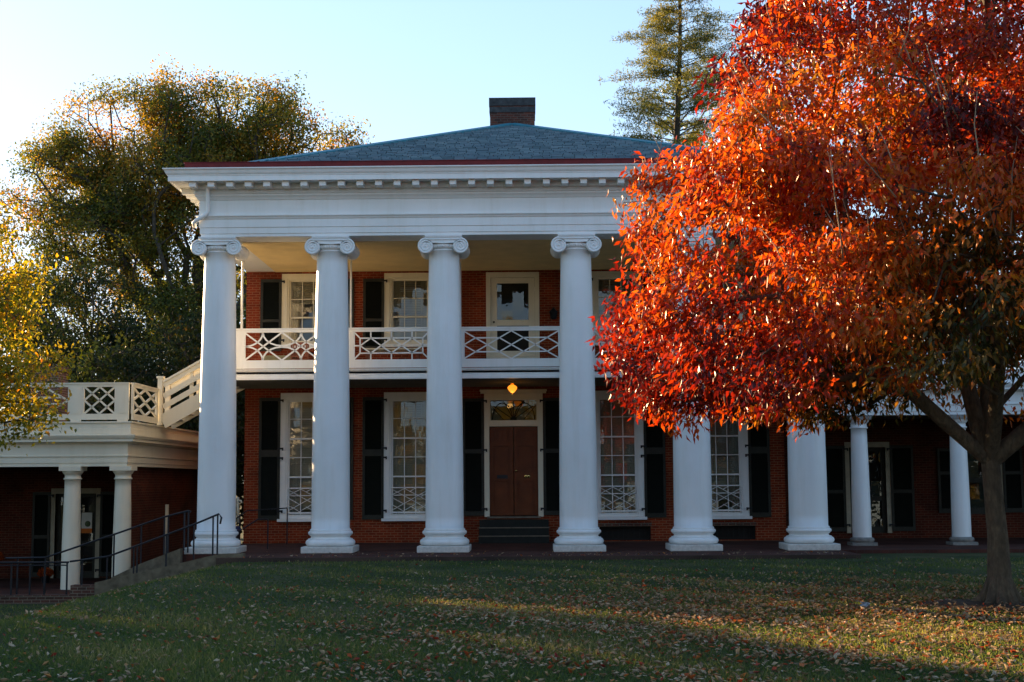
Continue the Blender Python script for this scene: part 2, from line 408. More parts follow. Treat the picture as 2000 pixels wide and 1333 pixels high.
holes = [(x-0.62, x+0.62, 0.72, 4.36) for x in WIN_X] + [(x-0.62, x+0.62, 5.90, 7.98) for x in WIN_X]
holes += [(-0.76, 0.76, 0.72, 4.30), (-0.70, 0.70, 5.50, 7.96)]
BASEW = [3.096, 6.19]
holes += [(x-0.95, x+0.95, 0.03, 0.44) for x in BASEW]
mb = MB()
wall_face(mb, 'y', YW, -HW, HW, -0.2, 8.15, holes, 0.36)
side_holes = []
for sx in (-1, 1):
    wall_face(mb, 'x', sx*HW, YW, YW+DEPTH, -1.2, 8.14, [], -sx*0.36)
mb.add([(-HW, YW+DEPTH, -1.2), (HW, YW+DEPTH, -1.2), (HW, YW+DEPTH, 8.14), (-HW, YW+DEPTH, 8.14)], [(0, 1, 2, 3)])
mb.build('wall', M['brick'], house)
mb = MB(); mb.box(-HW+.37, HW-.37, YW+.37, YW+DEPTH-.1, 4.60, 4.90); mb.box(-HW+.37, HW-.37, YW+.37, YW+DEPTH-.1, 0.5, 0.62)
mb.box(-HW+.37, HW-.37, YW+4.5, YW+4.7, 0.62, 8.1)
mb.build('interior_floors', M['interior'], house)

# --- windows
def prism_frame(mb, x0, x1, z0, z1, w, y0, y1, wt=None, wb=None):
    wt = w if wt is None else wt; wb = w if wb is None else wb
    mb.box(x0, x0+w, y0, y1, z0, z1); mb.box(x1-w, x1, y0, y1, z0, z1)
    if wt: mb.box(x0+w, x1-w, y0, y1, z1-wt, z1)
    if wb: mb.box(x0+w, x1-w, y0, y1, z0, z0+wb)
GUARD = [((0,.97),(.66,.40)), ((.34,1),(1,.44)), ((.0,.62),(.32,.34)), ((.0,.04),(1,.92)), ((.66,.40),(1,.08)), ((0,.30),(.17,.17)),
         ((.17,.84),(.38,1.0)), ((.0,.70),(.17,.84)), ((.50,.86),(.66,1.0)), ((.32,.02),(.66,.32)), ((.66,.02),(1,.33)), ((.78,.62),(1,.80)), ((.17,.17),(.34,.0)), ((.50,.23),(.78,.0))]
def make_window(x, lower, blind_fill, mat_blind=True):
    if lower: zt, zb, z0, z1 = 4.24, 0.80, 0.72, 4.46
    else: zt, zb, z0, z1 = 7.88, 5.99, 5.90, 8.065
    fw = 0.775; ow = 0.55; yf = YW-0.035
    f = MB()
    # casing
    prism_frame(f, x-fw, x+fw, z0, z1, fw-ow-0.06, yf, YW+0.12, wt=z1-zt-0.05, wb=0.0)
    prism_frame(f, x-ow-0.06, x+ow+0.06, z0, zt+0.05, 0.06, yf+0.03, YW+0.16, wt=0.05, wb=0.08)
    f.box(x-fw+0.01, x-fw+0.035, yf-0.018, yf, z0, z1-0.002); f.box(x+fw-0.035, x+fw-0.01, yf-0.018, yf, z0, z1-0.002)
    win = f.build('window', M['cream'] if not lower else M['white'], house)
    s = MB(); ys0, ys1 = YW+0.06, YW+0.10
    prism_frame(s, x-ow, x+ow, zb, zt, 0.045, ys0, ys1)
    pw = (2*ow-0.09)/3
    if lower:
        bars = [3.68, 3.09, 2.53, 1.95, 1.40]; heavy = {3.09, 1.95}
    else:
        bars = [7.30, 6.74, 6.30]; heavy = {6.74}
    for zz in bars: s.box(x-ow+.045, x+ow-.045, ys0-(0.01 if zz in heavy else -0.003), ys1-.003, zz-(0.024 if zz in heavy else 0.012), zz+(0.024 if zz in heavy else 0.012))
    for k in (1, 2):
        xx = x-ow+0.045+pw*k
        s.box(xx-0.012, xx+0.012, ys0+0.006, ys1-0.006, zb+.045, zt-.045)
    s.build('sash', M['white'] if lower else M['cream'], win)
    g = MB(); g.add([(x-ow+.02, YW+0.085, zb+.02), (x+ow-.02, YW+0.085, zb+.02), (x+ow-.02, YW+0.085, zt-.02), (x-ow+.02, YW+0.085, zt-.02)], [(0, 1, 2, 3)])
    g.build('pane', M['glass'], win)
    sl_ = MB(); sl_.box(x-fw-0.06, x+fw+0.06, YW-0.13, YW+0.02, z0-0.085, z0-0.002)
    sl_.build('sill', M['white'], win)
    if blind_fill > 0:
        b = MB(); top = zt; bot = zt-(zt-zb)*blind_fill; zz = top-0.03
        while zz > bot:
            b.add([(x-ow+.03, YW+.175, zz), (x+ow-.03, YW+.175, zz), (x+ow-.03, YW+.195, zz+.042), (x-ow+.03, YW+.195, zz+.042)], [(0, 1, 2, 3)]); zz -= 0.052
        b.build('blind', M['blind'], win)
    cu = MB()
    for sx in (-1, 1):
        pts = []
        for k in range(9):
            pts.append((x+sx*(ow-0.24*k/8), YW+0.24+0.025*math.sin(k*2.2)))
        cu.add([(a, yy, zb) for a, yy in pts]+[(a, yy, zt) for a, yy in pts], [(k, k+1, 10+k, 9+k) for k in range(8)])
    cu.build('curtain', M['blind'], win)
    if lower:
        gd = MB(); gx0, gx1, gz0, gz1 = x-ow-.02, x+ow+.02, 0.865, 1.64; yy = YW+0.005
        prism_frame(gd, gx0, gx1, gz0, gz1, 0.02, yy-.02, yy+.02, wt=.035, wb=.05)
        for (a, b_) in GUARD:
            gd.bar((gx0+.02+a[0]*(gx1-gx0-.04), yy, gz0+.05+a[1]*(gz1-gz0-.085)), (gx0+.02+b_[0]*(gx1-gx0-.04), yy, gz0+.05+b_[1]*(gz1-gz0-.085)), 0.017, 0.024)
        gd.build('guard', M['white'], win)
    return win
for i, x in enumerate(WIN_X):
    make_window(x, True, [0.95, 0.98, 0.95, 0.9][i]); make_window(x, False, [0.4, 0.95, 0.9, 0.9][i])

def make_shutter(x0, x1, z0, z1, zm0, zm1, hinge_side, hinges, y=None, parent=house, lou='shutter'):
    y = YW-0.02 if y is None else y
    f = MB(); prism_frame(f, x0, x1, z0, z1, 0.075, y-0.05, y, wt=0.09, wb=0.13)
    f.box(x0+.075, x1-.075, y-.049, y-.001, zm0, zm1)
    sh = f.build('shutter', M['shutteredge'], parent)
    l = MB()
    for (a, b_) in ((z0+.13, zm0), (zm1, z1-.09)):
        zz = a+.01
        while zz < b_-.02:
            l.add([(x0+.075, y-.040, zz), (x1-.075, y-.040, zz), (x1-.075, y-.008, zz+.045), (x0+.075, y-.008, zz+.045)], [(0, 1, 2, 3)]); zz += 0.05
        l.box(x0+.075, x1-.075, y-.006, y-.002, a, b_)
    l.build('louvres', M[lou], sh)
    xe = x1 if hinge_side > 0 else x0
    for hz in hinges:
        h = MB()
        h.box(xe-0.08*hinge_side, xe+0.10*hinge_side, y-.075, y-.052, hz-.025, hz+.025)
        h.box(xe+0.06*hinge_side, xe+0.10*hinge_side, y-.085, y-.0755, hz-.06, hz+.028)
        h.build('hinge', M['iron'], sh)
    return sh
for x in WIN_X:
    for sx in (-1, 1):
        e = x+sx*0.775; o = e+sx*0.635
        make_shutter(min(e, o), max(e, o), 0.69, 4.32, 2.56, 2.76, -sx, (4.24, 2.80, 2.52, 0.95))
        make_shutter(min(e, o), max(e, o), 5.72, 7.90, 6.60, 6.68, -sx, (7.83, 6.05))
for sx in (-1, 1):
    e = sx*0.885; o = e+sx*0.63
    make_shutter(min(e, o), max(e, o), 0.78, 4.26, 2.62, 2.74, -sx, (4.18, 2.72, 0.98))

# --- lower door
def lower_door():
    f = MB(); y0 = YW-0.05
    prism_frame(f, -0.875, 0.875, 0.74, 4.40, 0.15, y0, YW+.2, wt=0.20, wb=0.0)
    f.box(-0.98, 0.98, y0-.05, YW+.05, 4.402, 4.50); f.box(-1.0, 1.0, y0-.09, YW+.04, 4.462, 4.512)
    f.box(-0.725, 0.725, YW-.02, YW+.18, 3.42, 3.60); f.box(-0.725, -0.685, YW-.02, YW+.15, 3.60, 4.20); f.box(0.685, 0.725, YW-.02, YW+.15, 3.60, 4.20)
    d = f.build('front_door', M['cream'], house)
    for sx in (-1, 1):
        l = MB(); a0, a1 = (0.012, 0.715) if sx > 0 else (-0.715, -0.012)
        y = YW+0.10
        l.box(a0, a1, y, y+.05, 0.78, 3.41)
        # rails and stiles stand proud of the panels
        for (z0, z1) in ((0.78, 0.95), (1.80, 2.04), (2.84, 2.94), (3.31, 3.41)): l.box(a0+.10, a1-.10, y-.045, y-.001, z0, z1)
        l.box(a0, a0+.10, y-.045, y-.001, 0.78, 3.41); l.box(a1-.10, a1, y-.045, y-.001, 0.78, 3.41)
        for (z0, z1) in ((1.02, 1.73), (2.11, 2.77), (3.0, 3.25)):
            l.box(a0+.165, a1-.165, y-.016, y-.002, z0, z1)
        leaf = l.build('door_leaf', M['door'], d)
        if sx > 0:
            k = MB(); k.lathe([(0.012, 0), (0.012, -.03), (0.030, -.04), (0.036, -.06), (0.028, -.08), (0.0, -.085)], 14, (0.066, y-.045, 2.10), 'y')
            k.lathe([(0.055, 0), (0.055, -.012), (0.03, -.02), (0, -.022)], 18, (0.36, y-.046, 1.93), 'y')
            k.lathe([(0.05, 0), (0.05, -.014), (0.03, -.022), (0, -.024)], 18, (0.44, y-.046, 1.93), 'y')
            k.build('knob', M['brass'], d)
    s = MB(); s.box(-0.50, -0.18, YW+.04, YW+.054, 1.87, 1.98); s.build('mail_slot', M['iron'], d)
    g = MB(); g.add([(-.686, YW+.09, 3.60), (.686, YW+.09, 3.60), (.686, YW+.09, 4.20), (-.686, YW+.09, 4.20)], [(0, 1, 2, 3)]); g.build('transom_pane', M['glass'], d)
    t = MB(); yy = YW+.07
    for cx in (-0.33, 0.33):
        pts = [(cx+0.30*math.cos(a), yy, 3.62+0.50*math.sin(a)) for a in np.linspace(0, math.pi, 17)]
        t.tube(pts, 0.013, 6)
    for a in (35, 65, 90, 115, 145):
        t.tube([(0, yy, 3.62), (0.72*math.cos(R(a)), yy, min(4.19, 3.62+0.72*math.sin(R(a))))], 0.012, 6)
    t.lathe([(0.10, -.01), (0.10, .01)], 20, (0, yy, 3.62), 'y')
    t.tube([(-0.68, yy, 4.05), (-0.3, yy, 3.62)], 0.011, 6); t.tube([(0.68, yy, 4.05), (0.3, yy, 3.62)], 0.011, 6)
    t.build('fanlight_tracery', M['steps'], d)
    th = MB(); th.box(-0.80, 0.80, YW-.14, YW+.2, 0.70, 0.755); th.build('threshold', M['nosing'], d)
lower_door()
st = MB(); ns = MB()
for i, (z, d) in enumerate(((0.19, 0.98), (0.42, 0.62), (0.66, 0.30))):
    st.box(-1.02, 1.02, YW-d, YW-.003, [0.002, 0.194, 0.424][i], z)
    if i < 2: ns.box(-1.035, 1.035, YW-d-.03, YW-d+.09, z+.003, z+.03)
steps = st.build('front_steps', M['steps'], house); ns.build('nosing', M['nosing'], steps)

def upper_door():
    f = MB(); y0 = YW-.045
    prism_frame(f, -0.80, 0.80, 5.45, 8.06, 0.13, y0, YW+.12, wt=0.16, wb=0.06)
    f.box(-0.775, -0.75, y0-.015, y0-.001, 5.45, 8.04); f.box(0.75, 0.775, y0-.015, y0-.001, 5.45, 8.04)
    d = f.build('balcony_door', M['cream'], house)
    l = MB(); y = YW+.02
    prism_frame(l, -0.665, 0.665, 5.52, 7.89, 0.19, y, y+.045, wt=0.16, wb=0.16)
    l.box(-.475, .475, y+.001, y+.044, 6.44, 6.62); lf = l.build('screen_door', M['cream'], d)
    s = MB(); s.box(-.475, .475, y+.02, y+.03, 5.68, 6.44); s.box(-.475, .475, y+.02, y+.03, 6.62, 7.73); s.build('screen', M['dark'], d)
    g = MB(); g.add([(-.474, y+.012, 6.62), (.474, y+.012, 6.62), (.474, y+.012, 7.73), (-.474, y+.012, 7.73)], [(0, 1, 2, 3)]); g.build('pane', M['glass'], d)
    k = MB(); k.lathe([(0.012, 0), (0.012, -.03), (0.032, -.04), (0.03, -.07), (0, -.075)], 12, (-.57, y-.001, 6.55), 'y'); k.build('knob', M['iron'], d)
    b = MB(); b.box(-.9, .9, YW-.35, YW-.005, 4.955, 5.20); b.box(-.86, .86, YW-.12, YW-.004, 5.203, 5.445); b.build('door_step', M['steps'], d)
upper_door()
for x in BASEW:
    b = MB(); prism_frame(b, x-.95, x+.95, .03, .44, .05, YW+.12, YW+.18); b.box(x-.95, x+.95, YW+.2, YW+.22, .03, .44)
    for k in range(1, 12): b.box(x-.95+k*.158-.01, x-.95+k*.158+.01, YW+.13, YW+.15, .08, .39)
    b.build('basement_window', M['dark'], house)
    l = MB()
    for k in range(21):
        xx = x-.98+k*.0935; l.box(xx, xx+.084, YW-.006, YW+.05, .445, .545)
    l.build('brick_lintel', M['darkbrick'], house)

# --- columns
def make_column():
    sh = []
    for i in range(25):
        t = i/24; z = 0.60+t*(7.72-0.60)
        r = 0.49-0.095*(t**1.7)
        sh.append((r, z))
    m = MB(); m.lathe([(0.525, 0.555), (0.525, 0.585), (0.50, 0.60)] + sh + [(0.42, 7.735), (0.425, 7.76), (0.40, 7.78)], 56, caps=False)
    col = m.build('column', M['white'], house)
    p = MB(); p.box(-.66, .66, -.66, .66, 0.001, 0.165)
    pl = p.build('plinth', M['stone'], col)
    bv = pl.modifiers.new('bevel', 'BEVEL'); bv.width = 0.02; bv.segments = 2
    def torus(r0, z0, z1, n=9):
        rr = (z1-z0)/2
        return [(r0-rr+rr*math.cos(a), (z0+z1)/2+rr*math.sin(a)) for a in np.linspace(-math.pi/2, math.pi/2, n)]
    b = MB()
    prof = [(0.50, 0.166)] + torus(0.635, 0.166, 0.335) + [(0.565, 0.335), (0.565, 0.352), (0.52, 0.36), (0.495, 0.385), (0.50, 0.41), (0.53, 0.425), (0.53, 0.44)] + torus(0.572, 0.44, 0.545) + [(0.525, 0.545), (0.525, 0.556)]
    b.lathe(prof, 56, caps=False); b.build('base', M['white'], col)
    c = MB()
    # echinus, abacus
    c.lathe([(0.40, 7.78), (0.445, 7.80), (0.475, 7.85), (0.47, 7.90), (0.40, 7.93)], 48, caps=False)
    for k in range(24):
        a = 2*math.pi*k/24
        c.lathe([(0, -.05), (0.026, -.03), (0.034, .0), (0.028, .03), (0, .045)], 8, (0.462*math.cos(a), 0.462*math.sin(a), 7.855), caps=False)
    c.box(-.475, .475, -.475, .475, 8.075, 8.139); c.box(-.45, .45, -.45, .45, 8.045, 8.074)
    for k in range(20):
        c.box(-.47+k*.0475, -.47+k*.0475+.03, -.49, -.476, 8.085, 8.13)
    for k in range(20):
        c.box(.476, .49, -.47+k*.0475, -.47+k*.0475+.03, 8.085, 8.13)
    # canalis front and back with raised rim
    for sy in (-1, 1):
        y = sy*0.47
        c.box(-.45, .45, y-.025, y+.025, 7.93, 8.02)
        c.tube([(-.45, y+sy*.03, 8.015), (.45, y+sy*.03, 8.015)], 0.022, 6)
        c.tube([(-.30, y+sy*.025, 7.93), (0, y+sy*.025, 7.915), (.30, y+sy*.025, 7.93)], 0.014, 6)
        for sx in (-1, 1):
            pts = []; rad = []
            for k in range(64):
                t = k/63; a = math.pi/2 + sx*(-1)*t*2.6*2*math.pi
                r = 0.178*(1-t)**0.9 + 0.022
                pts.append((sx*.446 + r*math.cos(a), y+sy*(.028), 7.838 + r*math.sin(a))); rad.append(0.019*(1-t)+0.010)
            c.tube(pts, rad, 6)
            c.lathe([(0.0, 0), (0.035, .0), (0.035, .03*1), (0.018, .045), (0, .047)], 12, (sx*.446, y+sy*.0, 7.838), 'y') if sy > 0 else c.lathe([(0.0, 0), (0.035, 0), (0.035, -.03), (0.018, -.045), (0, -.047)], 12, (sx*.446, y, 7.838), 'y')
    for sx in (-1, 1):
        c.lathe([(0.001, -.495), (0.185, -.495), (0.185, -.495), (0.196, -.47), (0.190, -.40), (0.165, -.25), (0.150, -.10), (0.158, -.05), (0.158, .05), (0.150, .10), (0.165, .25), (0.190, .40), (0.196, .47), (0.185, .495), (0.185, .495), (0.001, .495)], 28, (sx*.446, 0, 7.838), 'y', caps=False)
    c.box(-.46, .46, -.44, .44, 7.935, 8.044)
    c.build('capital', M['white'], col)
    return col
col0 = make_column()
for i, x in enumerate(CX):
    c = col0 if i == 0 else copy_tree(col0, house)
    c.location = (x, 0, 0)

# --- entablature
XL, XR, YF = -8.06, 8.06, -0.45
YR = YW+DEPTH
mb = MB()
prof = [(-0.9, 8.142), (-0.045, 8.142), (-0.045, 8.215), (-0.02, 8.222), (-0.02, 8.375), (0.005, 8.382), (0.005, 8.595), (0.03, 8.60), (0.05, 8.64), (0.085, 8.665), (0.085, 8.692), (0.0, 8.70),
        (0.0, 9.09), (0.03, 9.10), (0.055, 9.15), (0.10, 9.20), (0.10, 9.24)]
mb.ring(prof, XL, XR, YF, YR)
# inner face and soffit closing
mb.ring([(-0.9, 8.142), (-0.9, 9.0)], XL, XR, YF, YR)
ent = mb.build('entablature', M['white'], house)
mb = MB()
mb.ring([(0.10, 9.238), (0.12, 9.24), (0.12, 9.335), (0.17, 9.345), (0.19, 9.37), (0.19, 9.50), (0.64, 9.502), (0.64, 9.47), (0.66, 9.47), (0.66, 9.60), (0.675, 9.605), (0.675, 9.63), (0.69, 9.635), (0.715, 9.67), (0.74, 9.73), (0.78, 9.765), (0.78, 9.79), (0.2, 9.83)], XL, XR, YF, YR)
cor = mb.build('cornice', M['white'], house)
mb = MB(); mb.box(-.085, .085, -.17, .19, -.155, -.03); mb.box(-.10, .10, -.19, .19, -.028, 0)
mod0 = mb.build('modillion', M['white'], cor); mod0.location = (-8.12, -.832, 9.50); n = 35
mods = [((-8.12+i*(16.24/(n-1)), -.832, 9.50), 0) for i in range(1, n)]
for sx in (-1, 1): mods += [((sx*8.442, -.50+j*.4779, 9.50), sx*math.pi/2) for j in range(1, 30)]
for lc, rz in mods:
    c_ = mod0.copy(); COL.objects.link(c_); c_.parent = cor; c_.location = lc; c_.rotation_euler = (0, 0, rz)
mb = MB(); x = -8.14
while x < 8.14:
    mb.box(x, x+.024, YF-.145, YF-.121, 9.245, 9.335); x += .0372
mb.build('dentil_course', M['white'], cor)
mb = MB()
mb.ring([(0.36, 9.82), (0.45, 9.82), (0.45, 9.84), (0.44, 9.85), (0.445, 9.985), (0.47, 9.99), (0.47, 10.005), (0.35, 10.007), (0.35, 9.93)], XL+.15, XR-.15, YF, YR)
mb.build('gutter', M['redgutter'], house)
# ceilings
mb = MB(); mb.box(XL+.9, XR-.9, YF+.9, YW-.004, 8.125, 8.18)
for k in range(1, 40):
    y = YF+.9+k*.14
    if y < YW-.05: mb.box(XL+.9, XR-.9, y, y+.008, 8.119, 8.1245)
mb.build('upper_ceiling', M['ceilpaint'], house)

# --- roof: low skirt behind the gutter, then the steep hipped slate roof
bx, by0, by1, bz = 7.35, 0.35, 14.9, 10.17
az = 13.07; ay0, ay1 = 7.4, 7.8
ex, ey0, ey1, ez = 8.2, -0.55, YR+.1, 9.93
mb = MB()
E = [(-ex, ey0, ez), (ex, ey0, ez), (ex, ey1, ez), (-ex, ey1, ez)]; B = [(-bx, by0, bz), (bx, by0, bz), (bx, by1, bz), (-bx, by1, bz)]
A = [(0, ay0, az), (0, ay1, az)]
mb.add(E+B, [(0, 1, 5, 4), (1, 2, 6, 5), (2, 3, 7, 6), (3, 0, 4, 7)])
mb.add(B+A, [(0, 1, 4), (1, 2, 5, 4), (2, 3, 5), (3, 0, 4, 5)])
roof = mb.build('roof', M['soot'], house)
def slates():
    rng = np.random.default_rng(3); V = []; T = []; tint = []
    def face(p0, p1, q):    # triangle p0 p1 (eave), apex q; rows parallel to eave
        p0, p1, q = map(np.array, (p0, p1, q)); u = (p1-p0); L = np.linalg.norm(u); u = u/L
        mid_t = np.dot(q-p0, u); foot = p0+u*mid_t; s = q-foot; S = np.linalg.norm(s); s = s/S; nrm = np.cross(u, s)
        if nrm[2] < 0: nrm = -nrm
        rows = int(S/0.21); rh = S/rows
        for r in range(rows):
            d0, d1 = r*rh, (r+1)*rh+0.02
            a = mid_t*(d0/S); b = L-(L-mid_t)*(d0/S)
            x = a-rng.uniform(0, .25); 
            while x < b:
                w = rng.uniform(.22, .36); x0, x1 = max(x, a), min(x+w-.016, b)
                x += w
                if x1-x0 < .03: continue
                k0 = 0.038+rng.uniform(0, .012); k1 = 0.006; jit = rng.uniform(-.006, .006)
                c = [p0+u*x0+s*(d0+jit)+nrm*k0, p0+u*x1+s*(d0+jit+rng.uniform(-.004, .004))+nrm*k0, p0+u*x1+s*d1+nrm*k1, p0+u*x0+s*d1+nrm*k1,
                     p0+u*x0+s*(d0+jit)+nrm*(k0-.034), p0+u*x1+s*(d0+jit)+nrm*(k0-.034)]
                o = len(V); V.extend(c); T.append((o, o+1, o+2, o+3)); T.append((o+4, o+5, o+1, o)); tint.extend([np.clip(rng.normal(.45, .22), 0, 1)]*6)
    face(B[0], B[1], (0, ay0, az)); face(B[1], B[2], (0, (ay0+ay1)/2, az)); face(B[3], B[0], (0, (ay0+ay1)/2, az))
    # skirt rows along the front
    fast_mesh('slates', V, T, M['slate'], roof, {'tint': tint})
slates()
mb = MB()
for b_, a_ in ((B[0], A[0]), (B[1], A[0])):
    mb.bar(Vector(b_)+Vector((0, 0, .035)), Vector(a_)+Vector((0, 0, .035)), 0.26, 0.05, (0, -.4, 1))
mb.build('hip_flashing', M['teal'], roof)
ch = MB(); ch.box(-.72, .72, 7.9, 9.0, 11.8, 14.02); chim = ch.build('chimney', M['chimneybrick'], roof)
cc = MB(); cc.box(-.75, .75, 7.87, 9.03, 13.84, 14.10); cc.box(-.74, .74, 7.88, 9.02, 13.62, 13.80); cc.build('chimney_cap', M['soot'], roof)

# --- balcony
PIER = [-7.79, -4.79, -1.78, 1.78, 4.79, 7.79]; PW = 0.47
mb = MB()
mb.box(-8.10, 8.10, YB+.02, YW-.004, 4.74, 4.88)          # floor slab
bal = mb.build('balcony_floor', M['deck'], house)
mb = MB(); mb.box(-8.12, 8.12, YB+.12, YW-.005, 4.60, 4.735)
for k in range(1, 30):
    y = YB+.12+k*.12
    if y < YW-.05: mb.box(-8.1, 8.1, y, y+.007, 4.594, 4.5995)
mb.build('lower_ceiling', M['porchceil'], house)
mb = MB()
pf = [(YB+.10, 4.585), (YB-.005, 4.585), (YB-.005, 4.645), (YB+.02, 4.65), (YB+.02, 4.795), (YB-.01, 4.80), (YB-.035, 4.83), (YB-.035, 4.845), (YB-.055, 4.85), (YB-.055, 4.872), (YB+.10, 4.874)]
mb.profile_x(pf, -8.26, 8.26)
mb.box(-8.26, -8.12, YB+.11, YW-.01, 4.585, 4.87); mb.box(8.12, 8.26, YB+.11, YW-.01, 4.585, 4.87)
mb.build('balcony_fascia', M['white'], house)
z0, z1 = 5.12, 5.885
def bars_panel(mb, x0, x1, segs, arcs=(), y=YB, w=0.036, d=0.035, z0=z0, z1=z1):
    f = lambda p: (x0+p[0]*(x1-x0), y, z0+p[1]*(z1-z0))
    for a, b_ in segs: mb.bar(f(a), f(b_), w, d)
    for (cx, cy, rx, ry, a0, a1) in arcs:
        pts = [(cx+rx*math.cos(R(t)), cy+ry*math.sin(R(t))) for t in np.linspace(a0, a1, 11)]
        for p, q in zip(pts[:-1], pts[1:]):
            mb.bar(f(p), f(q), w, d)
def half_lat(m):   # centre panel, left half in 0..0.5; mirrored by m
    S = [((0,1),(.5,0)), ((.5,1),(0,0)), ((0,.5),(.125,.75)), ((0,.5),(.125,.25)), ((.125,.75),(.375,.75)), ((.125,.25),(.375,.25)), ((.375,.75),(.5,.5)), ((.375,.25),(.5,.5))]
    return [tuple((1-p[0], p[1]) for p in s) for s in S] if m else S
k1, k2 = .085, .915
LAT2 = [((0,1),(k1,.77)), ((0,0),(k1,.23)), ((1,1),(k2,.77)), ((1,0),(k2,.23)), ((k1,.23),(k1,.77)), ((k2,.23),(k2,.77)), ((k1,.77),(k2,.77)), ((k1,.23),(k2,.23)), ((0,.5),(k1,.5)), ((k2,.5),(1,.5))]
for xx in (.227, .5, .773): LAT2 += [((xx,.77),(xx,1)), ((xx,0),(xx,.23))]
LAT2 += [((k1,.5),(.227,.77)), ((k1,.5),(.227,.23)), ((.227,.77),(.5,.23)), ((.5,.77),(.227,.23)), ((.5,.77),(.773,.23)), ((.773,.77),(.5,.23)), ((.773,.77),(k2,.5)), ((.773,.23),(k2,.5))]
LAT1 = [((0,1),(.5,0)), ((0,0),(.5,1)), ((.5,1),(1,0)), ((.5,0),(1,1))]
ARC1 = [(0,1,.243,.5,-90,0), (0,0,.243,.5,0,90), (1,1,.243,.5,180,270), (1,0,.243,.5,90,180), (.5,1,.255,.48,180,360), (.5,0,.255,.48,0,180)]
for i in range(5):
    a, b_ = PIER[i]+PW, PIER[i+1]-PW
    mb = MB()
    mb.box(a, b_, YB-.03, YB+.03, 5.885, 5.955); mb.box(a, b_, YB-.055, YB+.055, 5.957, 5.995)
    mb.box(a, b_, YB-.028, YB+.028, 4.895, 5.12)
    mb.box(a, a+.03, YB-.02, YB+.02, 5.12, 5.885); mb.box(b_-.03, b_, YB-.02, YB+.02, 5.12, 5.885)
    if i == 2: bars_panel(mb, a, b_, half_lat(False)+half_lat(True), w=.034)
    elif i in (1, 3): bars_panel(mb, a, b_, LAT2, w=.036)
    else: bars_panel(mb, a, b_, LAT1, ARC1, w=.042)
    mb.build('railing', M['white'], house)
for p in PIER:
    mb = MB(); mb.box(p-PW+.001, p+PW-.001, YB-.034, YB+.034, 4.893, 5.955); mb.box(p-PW-.01, p+PW+.01, YB-.058, YB+.058, 5.957, 5.997)
    mb.box(p-PW+.08, p+PW-.08, YB-.046, YB-.035, 5.10, 5.88)
    pr_ = mb.build('railing_post', M['white'], house)
    for sx in (-1, 1):
        rd = MB(); rd.tube([(p+sx*.38, YB+.05, 5.99), (p+sx*.38, YB+.05, 7.0), (p+sx*.38, YB+.05, 8.12)], [0.034, 0.030, 0.030], 8)
        rd.build('tie_rod', M['white'], house)
# right end return railing
mb = MB(); mb.box(8.10, 8.16, YB+.1, YW-.05, 4.895, 5.12); mb.box(8.10, 8.16, YB+.1, YW-.05, 5.885, 5.995)
for k in range(5):
    y0_, y1_ = YB+.1+k*.7, YB+.1+(k+1)*.7
    mb.bar((8.13, y0_, 5.12), (8.13, y1_, 5.885), .036, .035, (1, 0, 0)); mb.bar((8.13, y0_, 5.885), (8.13, y1_, 5.12), .036, .035, (1, 0, 0))
mb.build('railing', M['white'], house)
# rain pipe at the left corner of the entablature
mb = MB(); px = -7.80
mb.tube([(px, -.66, 9.50), (px, -.66, 9.30), (px, -.60, 9.0), (px, -.57, 8.78), (-7.86, -.57, 8.70), (-8.10, -.57, 8.55), (-8.18, -.50, 8.50), (-8.19, -.40, 8.42)], 0.055, 10)
mb.build('downspout', M['white'], house)
mb = MB(); mb.tube([(-8.14, 5.3, .62), (-8.16, 5.3, 1.30), (-8.16, 5.32, 1.36)], .045, 8); mb.tube([(-8.16, 5.3, 1.28), (-8.05, 5.24, 1.26), (-8.02, 5.22, 1.20)], .03, 8)
mb.build('standpipe', M['cream'], house)

# ------------------------------------------------------------------ colonnade wings
LATW = [((0,1),(1,0)), ((0,0),(1,1)), ((.5,1),(0,.5)), ((.5,1),(1,.5)), ((.5,0),(0,.5)), ((.5,0),(1,.5))]
ZIG = [((0,.5),(.25,1)), ((0,.5),(.25,0)), ((.25,1),(.75,0)), ((.25,0),(.75,1)), ((.75,1),(1,.5)), ((.75,0),(1,.5)), ((.06,.62),(.94,.62)), ((.06,.38),(.94,.38))]
def tuscan(name, mat, h, rb, rt, base, parent):
    m = MB(); pr = []
    z0 = 0.22 if base else 0.0
    for i in range(15):
        t = i/14; pr.append((rb-(rb-rt)*t**1.6, z0+t*(h-0.36-z0)))
    m.lathe(pr+[(rt+.03, h-.355), (rt+.035, h-.335), (rt+.03, h-.315), (rt+.005, h-.31), (rt+.005, h-.22), (rt+.02, h-.215), (rt+.06, h-.16), (rt+.075, h-.12)], 32, caps=False)
    c = m.build(name, mat, parent)
    k = MB(); k.box(-rt-.085, rt+.085, -rt-.085, rt+.085, h-.12, h-.002); k.build('capital', M['greystone'] if base else M['cream'], c)
    if base:
        b = MB(); b.box(-rb-.08, rb+.08, -rb-.08, rb+.08, 0.002, .085)
        b.lathe([(rb+.03, .085)]+[(rb+.02+.05*math.cos(a), .15+.06*math.sin(a)) for a in np.linspace(-1.4, 1.4, 7)]+[(rb+.005, .221)], 32, caps=False)
        b.build('base', M['greystone'], c)
    return c
